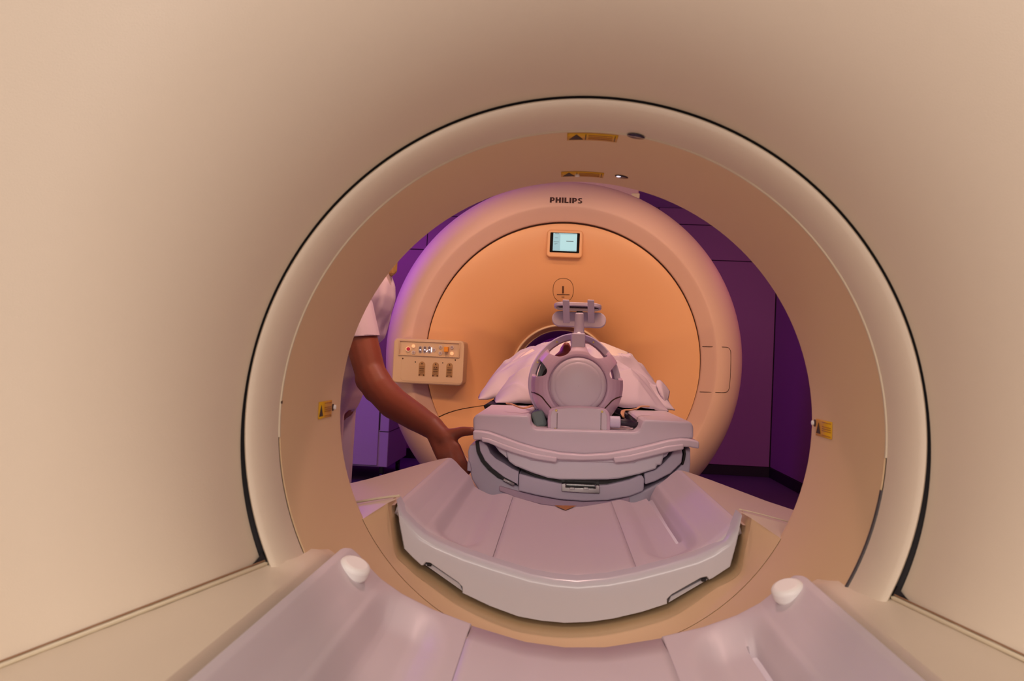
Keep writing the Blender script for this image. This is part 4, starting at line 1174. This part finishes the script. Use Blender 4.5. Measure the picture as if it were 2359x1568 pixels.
ellipsoid(bm, (0.03, 2.80, pz + 0.085), 0.15, 0.19, 0.075)
ellipsoid(bm, (0.03, 3.0, pz + 0.085), 0.150, 0.18, 0.085)
ellipsoid(bm, (0.03, 3.14, pz + 0.085), 0.155, 0.14, 0.085)
for s in (-1, 1):
    capsule(bm, (0.03 + s * 0.115, 2.63, pz + 0.062), 0.042, (0.03 + s * 0.165, 2.86, pz + 0.055), 0.036)
    capsule(bm, (0.03 + s * 0.165, 2.86, pz + 0.055), 0.036, (0.03 + s * 0.165, 3.09, pz + 0.05), 0.028)
    capsule(bm, (0.03 + s * 0.165, 3.09, pz + 0.05), 0.026, (0.03 + s * 0.160, 3.19, pz + 0.055), 0.022)
    capsule(bm, (0.02 + s * 0.095, 3.14, pz + 0.095), 0.088, (0.02 + s * 0.11, 3.52, pz + 0.085), 0.058)
    capsule(bm, (0.02 + s * 0.11, 3.52, pz + 0.085), 0.056, (0.02 + s * 0.10, 3.90, pz + 0.062), 0.036)
    capsule(bm, (0.02 + s * 0.10, 3.90, pz + 0.06), 0.038, (0.02 + s * 0.12, 3.93, pz + 0.13), 0.026)
body = fused('body', bm, 'patient_skin', pa, 0.006, 4)
for s in (-1, 1):
    bm = bmesh.new(); ellipsoid(bm, (hx + s * 0.030, hy + 0.038, hz + 0.064), 0.011, 0.011, 0.010, seg=12, rings=8)
    me = bpy.data.meshes.new('eye'); bm.to_mesh(me); bm.free(); link('eye', me, 'eye', pa)
bm = bmesh.new()
ellipsoid(bm, (hx, hy - 0.012, hz - 0.016), 0.079, 0.096, 0.083)
me = bpy.data.meshes.new('hair'); bm.to_mesh(me); bm.free(); link('hair', me, 'pad_black', pa)

def drape(name, y0, y1, xl, xr, hfun, label, m, seed, fold=0.010, nx=110, ny=110, skirt=0.0, edge=None):
    """cloth laid over the body: smooth hump plus folds"""
    rows = []
    for j in range(ny + 1):
        t = j / ny
        row = []
        for i in range(nx + 1):
            s = i / nx
            L = xl(t); R = xr(t)
            x = L + (R - L) * s
            yy0 = y0 + (edge(s) if edge else 0)
            y = yy0 + (y1 - yy0) * t
            u = (x - (L + R) / 2) / ((R - L) / 2)
            z = pz + 0.016 + hfun(s, t) * max(0.0, 1 - abs(u) ** 2.3) ** 0.80 * (math.sqrt(max(0.0, 1 - (1 - min(1.0, t / skirt)) ** 2)) if skirt else 1.0)
            f = noise.noise(Vector((x * 7 + seed, y * 5, seed * 1.7))) * fold + noise.noise(Vector((x * 16 + y * 9, y * 13 - x * 6, seed))) * fold * 0.5
            ridge = 1 - abs(noise.noise(Vector((x * 5.5 - y * 3.2, y * 4.5 + x * 2.0, seed + 4.2))))
            f += (ridge ** 6) * fold * 0.9
            r2 = 1 - abs(noise.noise(Vector((x * 4.5 + y * 5.5 + seed, y * 2.5 - x * 5.0, seed * 2.3))))
            f += (r2 ** 8) * fold * 0.5
            z += f * min(1.0, 0.25 + (1 - abs(u)) * 3)
            z = max(z, pz + 0.021)
            e = min(s, 1 - s)
            row.append(Vector((x, y, z)))
        rows.append(row)
    o = surf(name, rows, m, None, solid=0.004, offset=1); fix_up(o)
    tag(o, label, 'sheet', 'sheets over the patient')
    return o
drape('drape_sheet', 2.43, 2.80, lambda t: -0.215 - 0.03 * t, lambda t: 0.325 + 0.02 * t, lambda s, t: 0.075 + 0.075 * sstep(0, 0.5, t), 'grey lilac under-sheet bunched just behind the head coil', 'gown', 3.1, 0.020, skirt=0.25,
      edge=lambda s: 0.05 * math.sin(s * 6.0) + 0.03 * (abs(s - 0.5) * 2) ** 2)
drape('drape_sheet', 2.58, 3.10, lambda t: -0.285 - 0.03 * t, lambda t: 0.355 + 0.02 * t, lambda s, t: 0.138 + 0.055 * sstep(0, 0.6, t), 'lilac patient gown sheet spread over chest and arms', 'gown', 8.4, 0.026, skirt=0.22,
      edge=lambda s: 0.06 * math.sin(s * 5.0 + 0.6) + 0.02 * math.sin(s * 17))
drape('drape_sheet', 2.86, 4.02, lambda t: -0.30 + 0.03 * t, lambda t: 0.365 - 0.03 * t, lambda s, t: 0.206 - 0.03 * sstep(0.35, 1, t) - 0.03 * (1 - sstep(0, 0.05, t)), 'white top sheet, brightly lit, over the hips and legs', 'sheet', 15.7, 0.018,
      edge=lambda s: 0.05 * math.sin(s * 7.0 + 2.0) + 0.02 * math.sin(s * 23))
# stiff sheet flap standing off at the right, and a turned-up corner
def flap(name, pts_rows, label, m='sheet'):
    rows = [[U(*q) for q in r] for r in pts_rows]
    # refine
    fine = []
    cols = list(zip(*[smooth_path(r, 4) for r in rows]))
    for c_ in cols: fine.append(smooth_path(list(c_), 4))
    o = surf(name, fine, m, None, solid=0.005, offset=0)
    return tag(o, label, 'sheet', 'sheets over the patient')
flap('folded_sheet', [[(1370, 788, 2.85), (1386, 789, 2.86), (1415, 800, 2.88), (1448, 813, 2.92)],
                      [(1370, 800, 2.80), (1390, 802, 2.80), (1420, 812, 2.83), (1447, 826, 2.86)],
                      [(1372, 822, 2.74), (1394, 824, 2.74), (1424, 829, 2.77), (1462, 848, 2.80)],
                      [(1374, 850, 2.70), (1398, 852, 2.70), (1430, 858, 2.73), (1470, 872, 2.76)]], 'bright folded sheet end beside the head coil, right')
flap('folded_sheet', [[(1226, 803, 2.86), (1212, 812, 2.84), (1190, 829, 2.82), (1166, 846, 2.80)],
                      [(1236, 815, 2.80), (1215, 826, 2.79), (1193, 838, 2.78), (1163, 852, 2.77)],
                      [(1240, 845, 2.74), (1215, 848, 2.74), (1190, 853, 2.74), (1155, 862, 2.74)]], 'bright folded sheet end beside the head coil, left')
flap('folded_sheet', [[(1514, 877, 2.60), (1521, 877, 2.60), (1532, 888, 2.60), (1542, 902, 2.60)],
                      [(1512, 886, 2.57), (1522, 890, 2.56), (1530, 900, 2.56), (1540, 912, 2.57)],
                      [(1520, 905, 2.55), (1526, 912, 2.54), (1531, 920, 2.54), (1536, 930, 2.55)],
                      [(1530, 925, 2.56), (1532, 930, 2.55), (1534, 934, 2.55), (1537, 938, 2.56)]], 'turned-up sheet corner at the right edge of the table', 'gown')

# ------------------------------------------------------------------ technician at the left of the table
te = empty('person', (-0.76, 2.5, 0), 'technician in pale short-sleeved tunic reaching to the table edge', 'person')
J = {}
J['elbow'] = U(852, 872, 2.33); J['sh'] = Vector((-0.705, 2.40, 1.315))
J['fore'] = U(906, 928, 2.26); J['wrist'] = U(997, 985, 2.14)
J['palm'] = U(1028, 1014, 2.10)
bm = bmesh.new()
pel = Vector((-0.79, 2.50, 0.93)); wai = Vector((-0.78, 2.50, 1.08)); che = Vector((-0.70, 2.50, 1.27)); nec = Vector((-0.635, 2.50, 1.42)); hed = Vector((-0.585, 2.49, 1.575))
capsule(bm, pel + Vector((0, -0.07, 0)), 0.105, pel + Vector((0, 0.07, 0)), 0.105)
capsule(bm, wai + Vector((0, -0.05, 0)), 0.095, wai + Vector((0, 0.05, 0)), 0.095)
capsule(bm, pel, 0.11, wai, 0.10); capsule(bm, wai, 0.10, che, 0.115)
capsule(bm, che + Vector((0, -0.07, 0)), 0.10, che + Vector((0, 0.07, 0)), 0.10)
shl = Vector((-0.69, 2.64, 1.33))
capsule(bm, J['sh'] + Vector((0.0, 0.03, 0)), 0.065, shl, 0.065)
capsule(bm, che, 0.09, nec, 0.055); capsule(bm, nec, 0.052, hed + Vector((-0.01, 0, -0.05)), 0.055)
Rh = Matrix.Rotation(math.radians(28), 3, 'Y')
ellipsoid(bm, hed + Vector((0, 0, 0.02)), 0.095, 0.075, 0.105, Rh)
ellipsoid(bm, hed + Vector((0.04, 0, -0.05)), 0.055, 0.055, 0.065, Rh)
capsule(bm, hed + Vector((0.088, 0, 0.01)), 0.010, hed + Vector((0.096, 0, -0.035)), 0.014)
for s in (-1, 1):
    capsule(bm, hed + Vector((-0.01, s * 0.076, 0.0)), 0.010, hed + Vector((-0.005, s * 0.08, -0.04)), 0.008)
    capsule(bm, hed + Vector((0.085, s * 0.012, 0.03)), 0.010, hed + Vector((0.072, s * 0.045, 0.03)), 0.009)
    capsule(bm, hed + Vector((0.076, s * 0.004, -0.070)), 0.008, hed + Vector((0.070, s * 0.02, -0.070)), 0.006)
ellipsoid(bm, hed + Vector((0.062, 0, -0.105)), 0.02, 0.022, 0.02)
# right arm
capsule(bm, J['sh'], 0.058, J['elbow'] + Vector((0, 0, 0.02)), 0.047)
capsule(bm, J['elbow'] + Vector((0, 0, 0.02)), 0.047, J['elbow'].lerp(J['fore'], 0.35), 0.050)
capsule(bm, J['elbow'], 0.046, J['fore'], 0.047)
capsule(bm, J['fore'], 0.047, J['fore'].lerp(J['wrist'], 0.65), 0.039)
capsule(bm, J['fore'].lerp(J['wrist'], 0.6), 0.039, J['wrist'], 0.033)
capsule(bm, J['wrist'], 0.032, J['palm'], 0.026)
# hand: palm fans out to the knuckles, back of the hand towards the camera
K = [U(1050, 1030, 2.085), U(1038, 1042, 2.075), U(1026, 1048, 2.075), U(1016, 1050, 2.08)]
for k_ in K: capsule(bm, J['palm'] + (k_ - J['palm']) * 0.1, 0.021, k_, 0.0145)
capsule(bm, J['wrist'], 0.026, K[3], 0.015)
# index
def finger(p, q, r_, r0, r1, r2):
    capsule(bm, p, r0, q, r1); capsule(bm, q, r1, r_, r2)
finger(K[0], U(1063, 1058, 2.075), U(1077, 1085, 2.08), 0.0145, 0.0128, 0.011)
finger(K[1], U(1049, 1072, 2.065), U(1066, 1100, 2.075), 0.0142, 0.0125, 0.0108)
finger(K[2], U(1034, 1080, 2.065), U(1052, 1106, 2.08), 0.0132, 0.0118, 0.010)
finger(K[3], U(1020, 1078, 2.07), U(1036, 1102, 2.085), 0.0105, 0.0092, 0.008)
# thumb from the side of the palm, pressing on the table edge
capsule(bm, J['palm'].lerp(J['wrist'], 0.25), 0.023, U(1046, 1000, 2.10), 0.0175)
finger(U(1044, 1000, 2.10), U(1067, 993, 2.095), U(1087, 993, 2.085), 0.0165, 0.0138, 0.0122)
# left arm, held back
le = Vector((-0.87, 2.74, 1.08)); lw = Vector((-0.90, 2.70, 0.88))
capsule(bm, shl, 0.055, le, 0.043); capsule(bm, le, 0.044, lw, 0.030); capsule(bm, lw, 0.028, lw + Vector((0.01, 0, -0.07)), 0.026)
for i, dy in enumerate((-0.027, -0.009, 0.009, 0.027)):
    b_ = lw + Vector((0.012, dy, -0.085)); finger(b_, b_ + Vector((0.006, 0, -0.04)), b_ + Vector((0.016, 0, -0.072)), 0.0095, 0.0085, 0.0075)
b_ = lw + Vector((0.03, -0.02, -0.05)); finger(b_, b_ + Vector((0.022, -0.006, -0.03)), b_ + Vector((0.028, -0.006, -0.055)), 0.011, 0.0095, 0.008)
# legs
for y_, x_ in ((2.42, -0.79), (2.60, -0.80)):
    capsule(bm, (x_, y_, 0.90), 0.085, (x_ + 0.01, y_, 0.50), 0.06); capsule(bm, (x_ + 0.01, y_, 0.50), 0.058, (x_ - 0.01, y_, 0.10), 0.038)
    capsule(bm, (x_ - 0.01, y_, 0.06), 0.036, (x_ + 0.14, y_, 0.045), 0.03)
fused('body', bm, 'skin', te, 0.0055, 3)
# clothes
bm = bmesh.new()
capsule(bm, pel + Vector((0.0, -0.075, 0.09)), 0.120, pel + Vector((0.0, 0.07, 0.09)), 0.120)
capsule(bm, wai + Vector((0.015, -0.06, 0)), 0.112, wai + Vector((0.015, 0.06, 0)), 0.112)
capsule(bm, pel + Vector((0, 0, 0.08)), 0.13, wai, 0.125); capsule(bm, wai, 0.125, che, 0.14)
capsule(bm, che + Vector((0.0, -0.07, 0)), 0.112, che + Vector((0.0, 0.07, 0)), 0.112)
fr = [U(860, 662, 2.5), U(856, 720, 2.5), U(850, 762, 2.5), U(838, 788, 2.5)]
for k_ in range(3):
    capsule(bm, fr[k_] + Vector((0, -0.03, 0)), (0.046, 0.048, 0.040, 0.026)[k_], fr[k_ + 1] + Vector((0, -0.03, 0)), (0.046, 0.048, 0.040, 0.026)[k_ + 1])
    capsule(bm, fr[k_] + Vector((0, 0.08, 0)), (0.046, 0.048, 0.040, 0.026)[k_], fr[k_ + 1] + Vector((0, 0.08, 0)), (0.046, 0.048, 0.040, 0.026)[k_ + 1])
    capsule(bm, fr[k_] + Vector((0, -0.03, 0)), (0.046, 0.048, 0.040, 0.026)[k_], fr[k_] + Vector((0, 0.08, 0)), (0.046, 0.048, 0.040, 0.026)[k_])
    capsule(bm, fr[k_] + Vector((-0.08, 0.03, 0)), 0.07, fr[k_ + 1] + Vector((-0.08, 0.03, 0)), 0.07)
col = U(874, 632, 2.5)
capsule(bm, fr[0], 0.046, col, 0.036); capsule(bm, che, 0.09, col + Vector((-0.03, 0, 0)), 0.05)
capsule(bm, J['sh'] + Vector((0, 0.03, 0)), 0.074, shl, 0.074)
capsule(bm, shl, 0.066, shl.lerp(le, 0.55), 0.06)
tun = fused('tunic', bm, 'scrub', te, 0.007, 4)
def cut_mesh(o, planes):
    bm = bmesh.new(); bm.from_mesh(o.data); off = wloc(o)
    for pt, no in planes:
        bmesh.ops.bisect_plane(bm, geom=bm.verts[:] + bm.edges[:] + bm.faces[:], plane_co=Vector(pt) - off, plane_no=Vector(no), clear_outer=True)
    bm.to_mesh(o.data); bm.free()
    md = o.modifiers.new('solid', 'SOLIDIFY'); md.thickness = 0.003; md.offset = -1
cut_mesh(tun, [((-0.7, 2.36, U(800, 900, 2.36).z), Vector((0.45, 0, -1)).normalized())])
bm = bmesh.new()
axis = (J['elbow'] - J['sh']).normalized()
capsule(bm, J['sh'] - axis * 0.02, 0.072, J['sh'].lerp(J['elbow'], 0.5), 0.064)
capsule(bm, J['sh'].lerp(J['elbow'], 0.5), 0.064, J['sh'].lerp(J['elbow'], 0.85), 0.060)
slv = fused('sleeve', bm, 'scrub', te, 0.006, 3)
cut_mesh(slv, [(U(828, 776, 2.36), Vector((0.12, 0, -1)).normalized())])
bm = bmesh.new()
for y_, x_ in ((2.42, -0.79), (2.60, -0.80)):
    capsule(bm, (x_, y_, 0.93), 0.100, (x_ + 0.012, y_, 0.50), 0.084); capsule(bm, (x_ + 0.012, y_, 0.50), 0.084, (x_, y_, 0.14), 0.076)
capsule(bm, pel + Vector((0, -0.07, 0.03)), 0.122, pel + Vector((0, 0.07, 0.03)), 0.122)
capsule(bm, pel + Vector((0, -0.06, 0.09)), 0.142, pel + Vector((0, 0.06, 0.09)), 0.142)
fused('trousers', bm, 'trouser', te, 0.008, 3)
for y_, x_ in ((2.42, -0.79), (2.60, -0.80)):
    bm = bmesh.new(); capsule(bm, (x_ - 0.03, y_, 0.05), 0.05, (x_ + 0.15, y_, 0.042), 0.042); ellipsoid(bm, (x_ + 0.05, y_, 0.02), 0.14, 0.05, 0.02)
    fused('shoe', bm, 'shoe', te, 0.008, 2)
bm = bmesh.new()
ellipsoid(bm, hed + Vector((-0.03, 0, 0.045)), 0.10, 0.090, 0.105, Rh)
hb = U(906, 632, 2.46)
ellipsoid(bm, hed + Vector((-0.04, 0, -0.02)), 0.075, 0.085, 0.10)
for k_ in range(5):
    capsule(bm, hed + Vector((0.03, -0.078 + 0.004 * k_, 0.02)), 0.02, hb + Vector((-0.006 * k_ + 0.002, 0.012 * k_, 0.010 - 0.002 * k_)), 0.010)
fused('hair', bm, 'hair', te, 0.006, 1)
